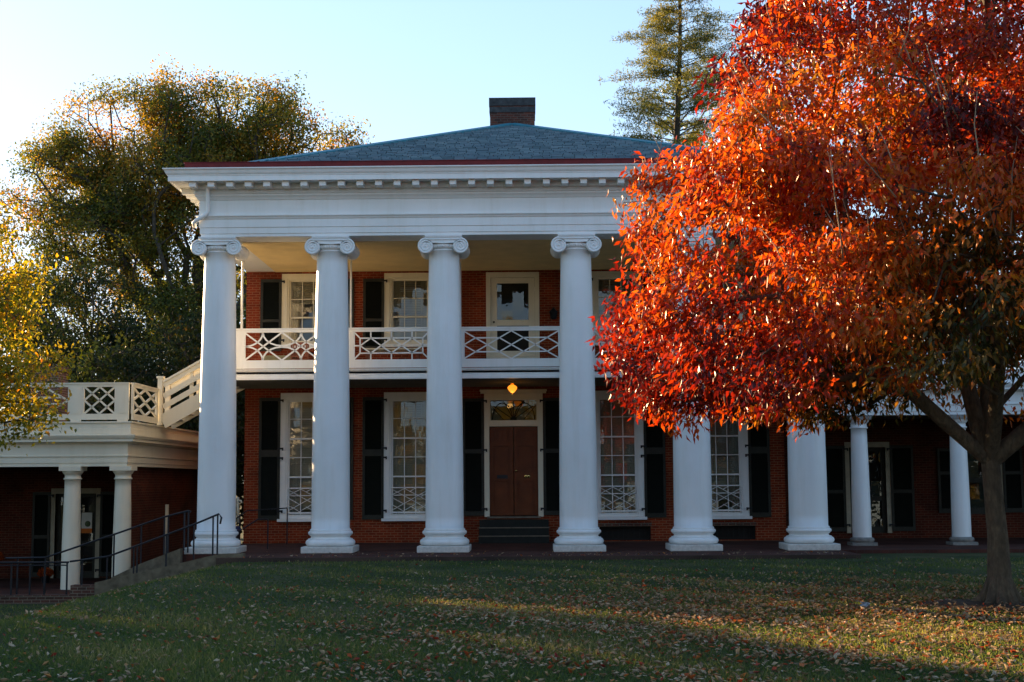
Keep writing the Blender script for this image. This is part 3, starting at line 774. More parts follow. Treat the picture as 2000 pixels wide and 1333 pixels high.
def make_wing(name, label, x0, x1, zf, dz, cols, mat, base, panels, lab_side, yb):
    """x0..x1 frontage, zf floor level, dz height of the entablature's underside"""
    w = empty(name, (0, 0, 0), label, 'colonnade')
    yf = 1.83; z = dz
    m = MB()
    m.ring([(-.5, z), (-.02, z), (-.02, z+.09), (0, z+.095), (0, z+.26), (.03, z+.265), (.03, z+.30), (0, z+.305), (0, z+.60), (.03, z+.61), (.08, z+.66), (.20, z+.665), (.20, z+.74), (.23, z+.745), (.27, z+.82), (.27, z+.845), (.10, z+.86),
            (.10, z+1.02), (.085, z+1.025), (.085, z+1.17), (.13, z+1.175), (.13, z+1.215), (0, z+1.22), (-.4, z+1.22)], x0, x1, yf, yb)
    m.build('entablature', mat, w)
    m = MB(); m.box(x0+.05, x1-.05, yf+.05, yb-.05, z+1.12, z+1.20); m.build('roof_deck', M['deck'], w)
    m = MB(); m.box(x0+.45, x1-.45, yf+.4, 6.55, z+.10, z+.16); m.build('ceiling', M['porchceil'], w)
    h = dz-zf
    c0 = None
    for x in cols:
        if c0 is None: c0 = tuscan('column', mat, h, .255, .21, base, w); c = c0
        else: c = copy_tree(c0, w)
        c.location = (x, 2.05, zf)
    # roof railing
    rz0, rz1 = z+1.43, z+2.17; yr = yf+.10
    for (a, b_, kind) in panels:
        m = MB()
        m.box(a, b_, yr-.035, yr+.035, rz1, rz1+.075); m.box(a, b_, yr-.06, yr+.06, rz1+.077, rz1+.115)
        m.box(a, b_, yr-.03, yr+.03, z+1.27, rz0)
        if kind == 'post':
            m.box(a+.002, b_-.002, yr-.038, yr+.038, rz0-.001, rz1-.001); m.box(a+.07, b_-.07, yr-.045, yr-.039, rz0+.02, rz1-.02); m.box(a+.03, b_-.03, yr-.03, yr+.03, z+1.222, z+1.268)
            m.build('railing_post', mat, w)
        else:
            m.box(a, a+.05, yr-.03, yr+.03, rz0, rz1); m.box(b_-.05, b_, yr-.03, yr+.03, rz0, rz1)
            bars_panel(m, a+.05, b_-.05, LATW if kind == 'lattice' else ZIG, y=yr, w=.045, d=.04, z0=rz0, z1=rz1)
            m.build('railing', mat, w)
    return w
# left wing
XLW = -10.45
pan = [(XLW-.36, XLW-.02, 'post'), (XLW-1.30, XLW-.362, 'lattice'), (XLW-1.64, XLW-1.302, 'post'), (XLW-4.4, XLW-1.642, 'zig'), (XLW-4.74, XLW-4.402, 'post'), (XLW-7.5, XLW-4.742, 'zig')]
lw = make_wing('colonnade_wing', 'low cream colonnade with a latticed roof railing and paired corner columns beside the ramp', -34, XLW, -1.045, 2.26, [-10.62, -12.0, -14.75, -17.5], M['cream'], False, pan, 1, 12)
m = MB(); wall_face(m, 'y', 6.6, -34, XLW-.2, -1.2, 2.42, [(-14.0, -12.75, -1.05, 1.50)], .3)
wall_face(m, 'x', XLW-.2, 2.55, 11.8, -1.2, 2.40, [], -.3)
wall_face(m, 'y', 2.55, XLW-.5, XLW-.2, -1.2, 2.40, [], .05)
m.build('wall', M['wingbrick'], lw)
def wing_door(w, xa, xb, zb, zt, y, shw=.55):
    f = MB(); prism_frame(f, xa-.13, xb+.13, zb, zt+.16, .13, y-.04, y+.15, wt=.16, wb=0)
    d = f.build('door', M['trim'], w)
    l = MB(); prism_frame(l, xa, xb, zb, zt, .12, y+.10, y+.14, wt=.12, wb=.2); l.box(xa+.12, xb-.12, y+.10, y+.14, zb+.95, zb+1.1); l.build('door_leaf', M['shutteredge'], d)
    p = MB(); p.add([(xa+.12, y+.12, zb+.2), (xb-.12, y+.12, zb+.2), (xb-.12, y+.12, zt-.12), (xa+.12, y+.12, zt-.12)], [(0, 1, 2, 3)]); p.build('pane', M['glass'], d)
    b = MB(); b.box(xa, xb, y+.28, y+.31, zb, zt); b.build('backing', M['dark'], d)
    for sx in (-1, 1):
        e = xb+.135 if sx > 0 else xa-.135; o = e+sx*shw
        make_shutter(min(e, o), max(e, o), zb+.05, zt+.05, zb+1.2, zb+1.3, -sx, (zt-.05, zb+.25), y=y-.02, parent=w)
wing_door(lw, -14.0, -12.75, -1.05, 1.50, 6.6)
m = MB(); yr = 1.93; xs = XLW+.05
z = 2.26
m.box(xs-.035, xs+.035, yr+.08, 4.55, z+2.17, z+2.245); m.box(xs-.06, xs+.06, yr+.07, 4.55, z+2.247, z+2.285); m.box(xs-.03, xs+.03, yr+.08, 4.55, z+1.27, z+1.43)
for (a, b_) in LATW:
    g = lambda p: (xs, yr+.1+p[0]*2.5, z+1.43+p[1]*.74)
    m.bar(g(a), g(b_), .06, .04, (1, 0, 0))
m.box(xs-.03, xs+.03, yr+.041, yr+.16, z+1.43, z+2.17); m.box(xs-.03, xs+.03, 4.4, 4.55, z+1.43, z+2.17)
m.build('railing', M['cream'], lw)
m = MB(); m.box(-15.25, -14.35, 7.6, 8.5, 3.4, 5.35); m.box(-15.3, -14.3, 7.55, 8.55, 5.351, 5.5); m.build('chimney', M['darkbrick'], lw)
m = MB(); m.box(XLW-.19, XLW-.12, 6.6, 6.75, .35, 1.15); m.box(XLW-.19, XLW-.14, 6.64, 6.71, -.9, .35); m.build('utility_conduit', M['cream'], lw)
# right wing
XRW = 8.42
pan = [(XRW+.1, XRW+3.2, 'zig'), (XRW+3.202, XRW+3.54, 'post'), (XRW+3.542, XRW+6.3, 'zig'), (XRW+6.302, XRW+6.64, 'post'), (XRW+6.642, XRW+9.4, 'zig')]
rw = make_wing('colonnade_wing', 'low white colonnade with grey column bases behind the red leaved tree', XRW, 32, 0.0, 3.50, [9.43, 12.11, 14.79, 17.47], M['white'], True, pan, -1, 12)
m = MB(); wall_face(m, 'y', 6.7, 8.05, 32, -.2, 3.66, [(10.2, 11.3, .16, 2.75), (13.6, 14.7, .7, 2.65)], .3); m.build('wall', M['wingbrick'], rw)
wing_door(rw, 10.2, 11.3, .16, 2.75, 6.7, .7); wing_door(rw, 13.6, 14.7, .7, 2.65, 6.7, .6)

# ------------------------------------------------------------------ stair from the left roof deck up to the balcony
sf = empty('bridge_stair', (0, 0, 0), 'cream wooden stair with plank rails climbing from the low roof deck to the balcony', 'staircase')
sx0, sx1 = -10.25, -8.13; slope = 0.565
zt0 = 4.80
for y in (4.66, 5.50):
    m = MB(); m.bar((sx0-.02, y, zt0-1.22), (sx1, y, zt0-1.22+slope*(sx1-sx0)), .42, .06); m.build('stringer', M['cream'], sf)
    m = MB(); m.bar((sx0, y, zt0-.04), (sx1, y, zt0-.04+slope*(sx1-sx0)), .06, .13); m.bar((sx0, y, zt0-.15), (sx1, y, zt0-.15+slope*(sx1-sx0)), .13, .045)
    for off in ((.47, .78) if y < 5 else ()): m.bar((sx0, y, zt0-off), (sx1, y, zt0-off+slope*(sx1-sx0)), .155, .05)
    m.build('handrail', M['cream'], sf)
    m = MB(); m.box(sx0-.16, sx0-.02, y-.07, y+.07, 3.49, 4.86); m.box(sx0-.19, sx0+.01, y-.10, y+.10, 4.861, 4.92); m.build('newel_post', M['cream'], sf)
    for t in (.38, .8):
        xx = sx0+t*(sx1-sx0); zz = slope*(xx-sx0)
        m = MB(); m.box(xx-.05, xx+.05, y+.032, y+.10, zt0-1.3+zz, zt0-.06+zz); m.build('baluster_post', M['cream'], sf)
m = MB()
for i in range(7):
    xx = sx0+.05+i*.30; zz = 3.49+(i+1)*.172
    m.box(xx, xx+.33, 4.70, 5.46, zz-.04, zz)
m.build('treads', M['deck'], sf)

# ------------------------------------------------------------------ ramp, curbs, handrails
m = MB()
m.add([(-10.6, -2.13, -1.02), (-6.95, -2.13, 0.004), (-6.95, -.67, 0.004), (-10.6, -.67, -1.02), (-10.6, -2.13, -1.4), (-6.95, -2.13, -1.4), (-6.95, -.67, -1.4), (-10.6, -.67, -1.4)], [(0, 1, 2, 3), (0, 4, 5, 1), (3, 2, 6, 7)])
tag(m.build('path', M['pave']), 'brick ramp sloping down to the left between low curbs', kind='structure')
m = MB(); m.box(-8.3, -7.0, -.669, 5.55, -.5, -.002); tag(m.build('pavement', M['pave']), 'brick paving at the foot of the corner column', kind='structure')
m = MB()
def sloped_wall(mb, pts, y0, y1, zb):
    n = len(pts)
    vs = [(x, y0, z) for x, z in pts]+[(x, y1, z) for x, z in pts]+[(x, y0, zb) for x, z in pts]+[(x, y1, zb) for x, z in pts]
    fs = []
    for i in range(n-1): fs += [(i, i+1, n+i+1, n+i), (2*n+i, 2*n+i+1, i+1, i), (n+i, n+i+1, 3*n+i+1, 3*n+i)]
    fs += [(0, n, 3*n, 2*n), (n-1, 3*n-1, 4*n-1, 2*n-1)]
    mb.add(vs, fs)
sloped_wall(m, [(-9.95, -.57), (-9.2, -.40), (-8.2, -.19), (-7.3, .02), (-6.95, .085), (-6.40, .10)], -2.42, -2.135, -1.5)
cw = m.build('ramp_curb', M['curb']); tag(cw, 'mossy sloping curb wall along the front of the ramp', 'curb')
m = MB(); m.box(-10.52, -9.952, -2.44, -2.11, -1.5, -.63); pr_ = m.build('end_pier', M['darkbrick'], cw)
m = MB(); m.box(-15, -10.525, -2.42, -2.17, -1.5, -.91); m.box(-15, -10.525, -2.44, -2.15, -.909, -.86)
tag(m.build('brick_wall', M['darkbrick']), 'low mossy brick wall carrying a level black railing', 'wall')
m = MB(); sloped_wall(m, [(-10.0, -.55), (-9.3, -.22), (-8.28, .16)], -.93, -.69, -1.5)
tag(m.build('ramp_curb', M['curb']), 'short sloping curb behind the ramp next to the corner column', 'curb')

def rail_set(name, label, top, posts, rr=.024, rp=.017, mid=None):
    r = empty(name, (0, 0, 0), label, 'railing')
    m = MB(); m.tube(top, rr, 8); m.build('handrail', M['iron'], r)
    if mid: m = MB(); m.tube(mid, rp, 6); m.build('lower_rail', M['iron'], r)
    for (x, y, zb, zt) in posts:
        m = MB(); m.box(x-rp, x+rp, y-rp, y+rp, zb, zt); m.build('post', M['iron'], r)
    return r
y = -2.28
zt = lambda x: float(np.interp(x, [-12.6, -10.6, -9.68, -7.65, -7.0], [-.09, -.075, .04, .78, 1.04]))
zb = lambda x: float(np.interp(x, [-9.95, -9.2, -8.2, -7.3, -6.95, -6.72], [-.57, -.40, -.19, .02, .075, .085]))
P1 = [-7.05, -7.16, -7.62, -8.28, -8.98, -9.06, -9.70]
rail_set('iron_handrail', 'black iron handrail along the front curb of the ramp, ending before the corner column', [(-6.99, y, .80), (-6.96, y, .95), (-7.02, y, 1.04), (-7.65, y, .78), (-9.68, y, .04), (-10.6, y, -.075)],
         [(x, y, zb(x), zt(x)) for x in P1]+[(-10.3, y, -.63, -.07)])
y = -.81
zt2 = lambda x: float(np.interp(x, [-12.6, -11.7, -10.0, -8.7, -8.08], [-.06, -.05, .51, .95, 1.09]))
P2 = [-8.12, -8.22, -8.72, -8.62, -9.3, -9.98]
rail_set('iron_handrail', 'black iron handrail on the back curb of the ramp, in front of the cream colonnade', [(-8.06, y, 1.07), (-8.12, y, 1.09), (-8.7, y, .95), (-10.0, y, .51), (-11.7, y, -.05), (-12.7, y, -.06)],
         [(x, y, float(np.interp(x, [-10, -9.3, -8.28, -8.0], [-.55, -.22, .16, .0]))-.02, zt2(x)) for x in P2]+[(-11.7, y, -1.045, -.05), (-12.4, y, -1.045, -.06)])
y = -2.29
rail_set('iron_handrail', 'level black iron railing standing on the low brick wall', [(-10.62, y, -.09), (-14.6, y, -.09)],
         [(x, y, -.87, -.09) for x in (-10.66, -11.2, -11.55, -12.0, -12.35, -12.9, -13.4, -14.0)], mid=[(-10.66, y, -.16), (-14.6, y, -.16)])
r = rail_set('iron_handrail', 'thin black handrail on two posts beside the first ground floor window', [(-6.62, 4.9, 1.05), (-7.8, 4.9, .98), (-8.25, 4.9, .66), (-8.6, 4.9, .42)], [(-6.62, 4.9, 0.001, 1.05), (-8.0, 4.9, -.003, .84)], .018, .016)
m = MB(); m.tube([(-6.62, 1.9, .80), (-6.9, 1.9, .80), (-7.5, 1.9, .42), (-7.7, 1.9, .36)], .018, 8); m.build('handrail', M['iron'], r)
m = MB(); m.box(-6.636, -6.604, 1.884, 1.916, .001, .80); m.build('post', M['iron'], r)

# ------------------------------------------------------------------ small things about the house
b = empty('recycling_bin', (-8.15, 4.0, -.5), 'dark wheeled bin with a blue lid half hidden behind the corner column', 'bin')
m = MB(); vs = []
for (z, s) in ((0.08, .24), (.95, .29)): vs += [(-s, -s, z), (s, -s, z), (s, s, z), (-s, s, z)]
m.add(vs, [(3, 2, 1, 0), (4, 5, 6, 7), (0, 1, 5, 4), (1, 2, 6, 5), (2, 3, 7, 6), (3, 0, 4, 7)]); m.build('body', M['binbody'], b)
m = MB(); m.box(-.31, .31, -.33, .31, .951, 1.0); m.box(-.28, .28, -.30, .28, 1.001, 1.05); m.build('lid', M['bluelid'], b)
m = MB(); m.tube([(-.24, .32, .92), (.24, .32, .92)], .018, 8); m.build('handle', M['binbody'], b)
for sx in (-1, 1):
    m = MB(); m.lathe([(.04, -.03), (.11, -.03), (.12, 0), (.11, .03), (.04, .03)], 18, (sx*.27, .22, .12), 'x'); m.build('wheel', M['binbody'], b)
# lamp under the balcony, lit
l = empty('ceiling_lamp', (0, 3.3, 4.59), 'lit round glass lamp hanging over the front door', 'lamp')
m = MB(); m.lathe([(0.0, 0), (.085, 0), (.09, -.02), (.06, -.05), (.05, -.10), (0.0, -.10)], 20, caps=False); m.build('canopy', M['brass'], l)
m = MB(); m.lathe([(.05, -.095), (.10, -.12), (.135, -.165), (.13, -.205), (.085, -.27), (.04, -.315), (0.0, -.33)], 24, caps=False); m.build('globe', M['lamp'], l)
m = MB(); m.lathe([(0.0, -.33), (.018, -.335), (.010, -.355), (0, -.36)], 10, caps=False); m.build('finial', M['brass'], l)
pl = bpy.data.lights.new('lamp_light', 'POINT'); pl.energy = 1.2; pl.color = (1.0, .52, .15); pl.shadow_soft_size = .12
po = bpy.data.objects.new('lamp_light', pl); COL.objects.link(po); po.parent = l; po.location = (0, 0, -.46)
l = empty('ceiling_lamp', (10.1, 3.0, 3.595), 'tiny lit recessed lamp in the ceiling of the grey based colonnade', 'lamp')
m = MB(); m.lathe([(0, -.004), (.075, -.004), (.08, -.03), (.06, -.04)], 16, caps=False); m.build('trim_ring', M['white'], l)
m = MB(); m.lathe([(0, -.032), (.058, -.032), (.055, -.045), (0, -.05)], 16, caps=False); m.build('bulb', M['downlight'], l)
s = empty('wall_lantern', (1.22, YW, 6.6), 'dark wall lantern on the upper brick wall beside the balcony door', 'lantern')
m = MB(); m.box(-.05, .05, -.03, -.002, .05, .32); m.tube([(0, -.03, .28), (0, -.12, .34), (0, -.18, .30)], .012, 6); m.build('bracket', M['iron'], s)
m = MB(); m.lathe([(0.03, .0), (.09, .02), (.12, .22), (.13, .235), (.05, .31), (.02, .36), (0, .37)], 6, (0, -.18, 0)); m.build('lantern_body', M['iron'], s)
# balcony furniture
def chair(loc, rz, label):
    c = empty('slat_chair', loc, label, 'chair'); c.rotation_euler = (0, 0, rz)
    for sx in (-1, 1):
        for sy in (-1, 1):
            m = MB(); m.box(sx*.25-.022, sx*.25+.022, sy*.23-.022, sy*.23+.022, .001, .44 if sy < 0 else .95); m.build('leg', M['wood'], c)
    m = MB()
    for k in range(6): m.box(-.25, .25, -.25+k*.084, -.25+k*.084+.07, .442, .467)
    m.build('seat', M['wood'], c)
    m = MB(); m.box(-.228, .228, .215, .245, .86, .95); m.box(-.228, .228, .215, .245, .52, .57)
    for k in range(6): m.box(-.21+k*.076, -.21+k*.076+.035, .22, .24, .571, .859)
    m.build('backrest', M['wood'], c)
    for sx in (-1, 1):
        m = MB(); m.box(sx*.25-.03, sx*.25+.03, -.26, .205, .66, .685); m.box(sx*.25-.02, sx*.25+.02, -.25, -.21, .441, .659); m.build('armrest', M['wood'], c)
    return c
chair((-6.12, 4.3, 4.882), math.pi*.95, 'brown slatted wooden chair behind the arched balcony railing')
chair((-5.45, 4.5, 4.882), math.pi*1.05, 'brown slatted wooden chair by the second tall column on the balcony')
o = empty('storage_bench', (-6.85, 4.6, 4.882), 'low sage green cushioned box against the upper brick wall', 'bench')
m = MB(); m.box(-.42, .42, -.25, .25, .03, .52); m.build('box', M['cushion'], o)
m = MB(); m.box(-.44, .44, -.27, .27, .521, .60); m.build('cushion', M['cushion'], o)
o = empty('patio_table', (-3.45, 4.2, 4.882), 'long low wooden table on the balcony behind the diamond railing', 'table')
m = MB(); m.box(-.8, .8, -.38, .38, .70, .74); m.build('tabletop', M['deck'], o)
for sx in (-1, 1):
    for sy in (-1, 1): m = MB(); m.box(sx*.72-.03, sx*.72+.03, sy*.31-.03, sy*.31+.03, .001, .699); m.build('leg', M['wood'], o)

def leaf_puff(rng, centers, per, spread, L, Wd, droop, out_c=None, tintf=None, jitter=.1, curl=.25, outw=.35, coh=0.0):
    """leaf blades: five points each, folded along the midrib"""
    n = len(centers)*per
    c = np.repeat(centers, per, 0) + np.clip(rng.normal(0, 1, (n, 3)), -1.7, 1.7)*np.array(spread)
    d = rng.normal(0, .55, (n, 3)); d[:, 2] -= droop
    if out_c is not None:
        o = c-np.array(out_c); o /= np.linalg.norm(o, axis=1, keepdims=True)+1e-6; d += o*outw
    if coh:
        b_ = rng.normal(0, 1, (len(centers), 3)); b_[:, 2] = -.9
        d = d*(1-coh*.5)+np.repeat(b_, per, 0)*coh
    d /= np.linalg.norm(d, axis=1, keepdims=True)
    r = rng.normal(0, 1, (n, 3)); s = np.cross(d, r); s /= np.linalg.norm(s, axis=1, keepdims=True); nn = np.cross(s, d)
    ln = L*rng.uniform(.65, 1.3, (n, 1)); wd = Wd*rng.uniform(.7, 1.25, (n, 1)); cv = curl*ln*rng.uniform(-.3, 1, (n, 1))
    p0 = c; pm = c+d*ln*.45+nn*cv*.12; pl = c+d*ln*.42+s*wd*.5+nn*(wd*.22+cv*.1); pr = c+d*ln*.42-s*wd*.5+nn*(wd*.22+cv*.1); pt = c+d*ln-nn*cv*.5
    V = np.stack([p0, pm, pl, pr, pt], 1).reshape(-1, 3); b = np.arange(n)[:, None]*5
    T = np.concatenate([b+[0, 1, 2], b+[0, 3, 1], b+[2, 1, 4], b+[1, 3, 4]], 1).reshape(-1, 3)
    if tintf is None: t = np.repeat(rng.normal(.5, .18, len(centers)), per)+rng.normal(0, jitter, n)
    else: t = tintf(c, rng, np.repeat(np.arange(len(centers)), per))
    return V, T, np.repeat(np.clip(t, 0, 1), 5)

# ------------------------------------------------------------------ trees
def grow(rng, trunk_nodes, trunk_par, tips, seg, kpath=.35, up=.15, r_tip=.008, power=.42):
    cap = len(trunk_nodes)+len(tips)*8+50
    P = np.zeros((cap, 3)); par = np.full(cap, -1); plen = np.zeros(cap); n = len(trunk_nodes)
    P[:n] = trunk_nodes; par[:n] = trunk_par
    for i in range(1, n): plen[i] = plen[par[i]]+np.linalg.norm(P[i]-P[par[i]])
    root = np.array(trunk_nodes[0]); first_ok = 2
    order = np.argsort(np.min(np.linalg.norm(tips[:, None]-P[None, :n], axis=2), axis=1))
    ends = []
    for ti in order:
        t = tips[ti]; dv = t-P[first_ok:n]; dist = np.sqrt((dv*dv).sum(1))
        pen = np.clip(-dv[:, 2], 0, 9)*.5
        j = first_ok+int(np.argmin(dist+kpath*plen[first_ok:n]+pen))
        d = np.linalg.norm(t-P[j]); k = max(1, int(d/seg)); k = min(k, 7); prev = j
        side = rng.normal(0, .09*d, 3); side[2] += up*d*.5
        for q in range(1, k+1):
            f = q/k; pt = P[j]*(1-f)+t*f+side*math.sin(math.pi*f)+ (rng.normal(0, .02*d, 3) if q < k else 0)
            P[n] = pt; par[n] = prev; plen[n] = plen[prev]+np.linalg.norm(pt-P[prev]); prev = n; n += 1
        ends.append(prev)
    P = P[:n]; par = par[:n]
    cnt = np.zeros(n); cnt[ends] = 1
    for i in range(n-1, 0, -1):
        if par[i] >= 0: cnt[par[i]] += max(cnt[i], 0)
    rad = r_tip*np.maximum(cnt, 1)**power
    return P, par, rad, np.array(ends)
def limb_mesh(P, par, rad, minr=0.0, nthick=10):
    n = len(P); kids = [[] for _ in range(n)]
    for i in range(1, n):
        if par[i] >= 0: kids[par[i]].append(i)
    m = MB(); stack = [(0, None)]
    while stack:
        s, fr = stack.pop(); chain = [s] if fr is None else [fr, s]; cur = s
        while kids[cur]:
            ks = sorted(kids[cur], key=lambda k: -rad[k])
            for k in ks[1:]: stack.append((k, cur))
            cur = ks[0]; chain.append(cur)
        if len(chain) < 2: continue
        rr = [rad[i] for i in chain]
        if fr is not None: rr[0] = min(rad[fr], rr[1]*1.15)
        if max(rr) < minr: continue
        m.tube([P[i] for i in chain], rr, nthick if rr[min(1, len(rr)-1)] > .05 else (6 if rr[min(1, len(rr)-1)] > .02 else 4), caps=False)
    return m
def blobs(rng, lobes, n, shell=.5, gap=None):
    out = []; vol = np.array([l[3]*l[4]*l[5] for l in lobes]); vol = vol/vol.sum()
    for l, v in zip(lobes, vol):
        k = 0; want = int(n*v)+1
        while k < want:
            d = rng.normal(0, 1, 3); d /= np.linalg.norm(d); r = rng.uniform(0, 1)**shell
            p = np.array(l[:3])+d*r*np.array(l[3:6])
            if gap is not None and gap(p) < rng.uniform(-.65, .0): 
                if rng.uniform() < .8: continue
            for _ in range(6): out.append(p+np.clip(rng.normal(0, 1, 3), -1.6, 1.6)*np.array([.085, .085, .05])*min(l[3], l[5])*1.25)
            k += 6
    return np.array(out)
def wav(p, s, ph): return math.sin(p[0]*s+ph+1.3*math.sin(p[1]*s*.7+ph))*math.sin(p[2]*s*1.1+ph*2+.8*math.sin(p[0]*s*.6))+.5*math.sin(p[1]*s*1.3-ph)

# ---- red tree
def red_tree():
    rng = np.random.default_rng(11)
    t = empty('ash_tree', (7.4, -15.1, -.09), 'autumn tree with glowing red and orange leaves on the lawn in front of the house', 'tree')
    TN = [(7.30, -15.1, -.12), (7.30, -15.1, .9), (7.25, -15.12, 1.6), (7.24, -15.1, 2.02),
          (6.92, -15.15, 2.28), (6.5, -15.25, 2.63), (6.0, -15.4, 3.05), (5.0, -15.8, 3.75), (4.0, -16.0, 4.4),
          (7.08, -15.1, 2.5), (6.95, -15.05, 3.2), (6.6, -14.8, 4.6), (6.0, -14.5, 6.2),
          (7.25, -15.1, 2.6), (7.28, -15.05, 3.3), (7.4, -15.0, 5.0), (7.6, -15.0, 7.2), (7.5, -15.0, 9.2),
          (7.5, -15.2, 2.25), (7.9, -15.3, 2.6), (8.6, -15.5, 3.3), (9.8, -15.7, 4.3),
          (7.2, -15.5, 2.6), (7.0, -16.4, 3.6), (6.6, -17.3, 4.9), (7.5, -14.6, 2.8), (8.0, -13.5, 4.2)]
    TN = [(x+.10, y, z) for x, y, z in TN]
    TP = [-1, 0, 1, 2, 3, 4, 5, 6, 7, 3, 9, 10, 11, 3, 13, 14, 15, 16, 3, 18, 19, 20, 3, 22, 23, 13, 25]
    zz = [2.7, 3.1, 4.0, 5.2, 6.0, 7.0, 8.0, 9.0, 10.2, 11.2, 11.9]; rr = [5.3, 5.85, 5.8, 5.95, 5.75, 5.05, 4.15, 3.4, 2.2, 1.2, .2]
    tips = []; cid = []; nc = 0
    while nc < 490:
        z = rng.uniform(2.95, 11.6); a = rng.uniform(0, 2*math.pi); Rz = np.interp(z, zz, rr)
        if rng.uniform() > (Rz/5.9)**2+.05: continue
        lump = 1+.09*math.sin(3*a+z*1.3)+.06*math.sin(7*a-z*2.1)
        q = rng.uniform(.01, 1)**.40
        p = np.array([7.55+Rz*lump*q*math.cos(a), -15.1+.86*Rz*lump*q*math.sin(a), z])
        if p[2] < 3.5+.4*abs(math.sin(p[0]*1.7)) and p[0] > 6.0 and q < .95 and rng.uniform() < .8: continue
        if p[2] < 3.1 and math.sin(p[0]*2.6+1.0) < -.2: continue
        sz = rng.uniform(.30, .56)
        for k in range(rng.integers(8, 14)):
            t_ = p+np.clip(rng.normal(0, 1, 3), -1.6, 1.6)*np.array([sz, sz, sz*.40])
            rl = math.hypot(t_[0]-7.55, (t_[1]+15.1)/.86); lim = float(np.interp(t_[2], zz, rr))
            if rl > lim: f_ = lim/rl*rng.uniform(.9, 1.0); t_[0] = 7.55+(t_[0]-7.55)*f_; t_[1] = -15.1+(t_[1]+15.1)*f_
            tips.append(t_); cid.append(nc)
        nc += 1
    cid = np.array(cid)
    tips = np.array(tips)
    P, par, rad, ends = grow(rng, TN, TP, tips, .45, .30, .2, .0052, .46)
    rad[0] = .25; rad[1] = .148; rad[2] = .135; rad[3] = .138
    P = np.insert(P, 1, (7.40, -15.1, .18), axis=0); par = np.where(par >= 1, par+1, par); par = np.insert(par, 1, 0); par[2] = 1; rad = np.insert(rad, 1, .185)
    off = np.array([7.4, -15.1, -.09])
    lm = limb_mesh(P-off, par, rad)
    for k in range(7):
        a = k*.9+.3*math.sin(k*5); r1 = .42+.12*math.sin(k*3.1)
        lm.tube([(.10*math.cos(a), .10*math.sin(a), .42), (.17*math.cos(a), .17*math.sin(a), .16), (r1*.7*math.cos(a), r1*.7*math.sin(a), .03), (r1*1.3*math.cos(a), r1*1.3*math.sin(a), -.07)], [.07, .10, .085, .04], 8)
    cen = np.array([7.55, -15.1, 5.8])
    ctint = rng.normal(0, .07, len(tips))+rng.normal(0, .13, nc)[cid]+np.array([.10*wav(p, .9, 2.1) for p in tips])
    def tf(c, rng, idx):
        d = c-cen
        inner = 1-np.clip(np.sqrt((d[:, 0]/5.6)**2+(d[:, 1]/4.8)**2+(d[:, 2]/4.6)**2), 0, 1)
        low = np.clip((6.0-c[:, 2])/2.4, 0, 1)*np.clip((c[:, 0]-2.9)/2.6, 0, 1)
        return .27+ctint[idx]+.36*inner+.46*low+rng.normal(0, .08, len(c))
    V, T, tint = leaf_puff(rng, tips, 33, (.17, .17, .13), .134, .051, .6, cen, tf, curl=.5, coh=.25)
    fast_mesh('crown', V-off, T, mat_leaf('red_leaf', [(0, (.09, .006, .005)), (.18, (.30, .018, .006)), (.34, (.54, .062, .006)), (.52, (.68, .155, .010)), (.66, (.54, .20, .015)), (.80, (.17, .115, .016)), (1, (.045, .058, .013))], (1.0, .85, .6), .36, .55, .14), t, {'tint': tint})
    # bare pale shoots standing out of the crown
    m = MB(); sel = [i for i in range(len(tips)) if np.linalg.norm((tips[i]-cen)/np.array([5.5, 4.7, 5.2])) > .70 and tips[i][0] < 8.0 and tips[i][2] > 4.2]
    rng.shuffle(sel)
    for i in sel[:170]:
        p = tips[i]-off; d = np.array([rng.normal(-.25, .25), rng.normal(-.1, .25), 1.0]); d /= np.linalg.norm(d); L = rng.uniform(.35, 1.1)
        q1 = p+d*L*.5+rng.normal(0, .03, 3); q2 = p+d*L+rng.normal(0, .04, 3)
        m.tube([p-d*.3, p, q1, q2], [.012, .010, .008, .004], 4)
        if rng.uniform() < .5: m.tube([q1, q1+(d+rng.normal(0, .5, 3))*L*.3], [.006, .003], 4)
    nf = len(lm.f); lm.add(m.v, m.f, True); tr = lm.build('trunk', M['bark'], t); tr.data.materials.append(M['twig'])
    mi = np.zeros(len(lm.f), np.int32); mi[nf:] = 1; tr.data.polygons.foreach_set('material_index', mi)
red_tree()
# unseen copy added outside the picture to keep the sky off the grey based colonnade
ash2 = copy_tree(bpy.data.objects['ash_tree']); ash2.location = (17.2, -17.5, -.09); ash2.rotation_euler = (0, 0, 2.4); ash2['label'] = 'unseen red tree added to shade the grey based colonnade'
s = MB(); vs = [(0, 0, .03)]; fs = []; gz0 = float(ground_z(7.3, -15.1))
for q, f in enumerate((.35, .7, .9, 1.0)):
    for k in range(40):
        a = 2*math.pi*k/40; r = f*(.98+.16*math.sin(3*a)+.09*math.sin(7*a)+.05*math.sin(13*a+1))
        x_, y_ = r*1.05*math.cos(a), r*.85*math.sin(a)
        vs.append((x_, y_, float(ground_z(7.3+x_, -15.15+y_))-gz0+(.028, .016, .006, -.05)[q]))
fs += [(0, k+1, (k+1) % 40+1) for k in range(40)]
for q in range(3): fs += [(1+q*40+k, 41+q*40+k, 41+q*40+(k+1) % 40, 1+q*40+(k+1) % 40) for k in range(40)]
s.add(vs, fs, True)
tag(s.build('ground', M['soil'], loc=(7.3, -15.15, float(ground_z(7.3, -15.1))+.004)), 'ring of bare dark soil round the trunk of the red tree', kind='structure')

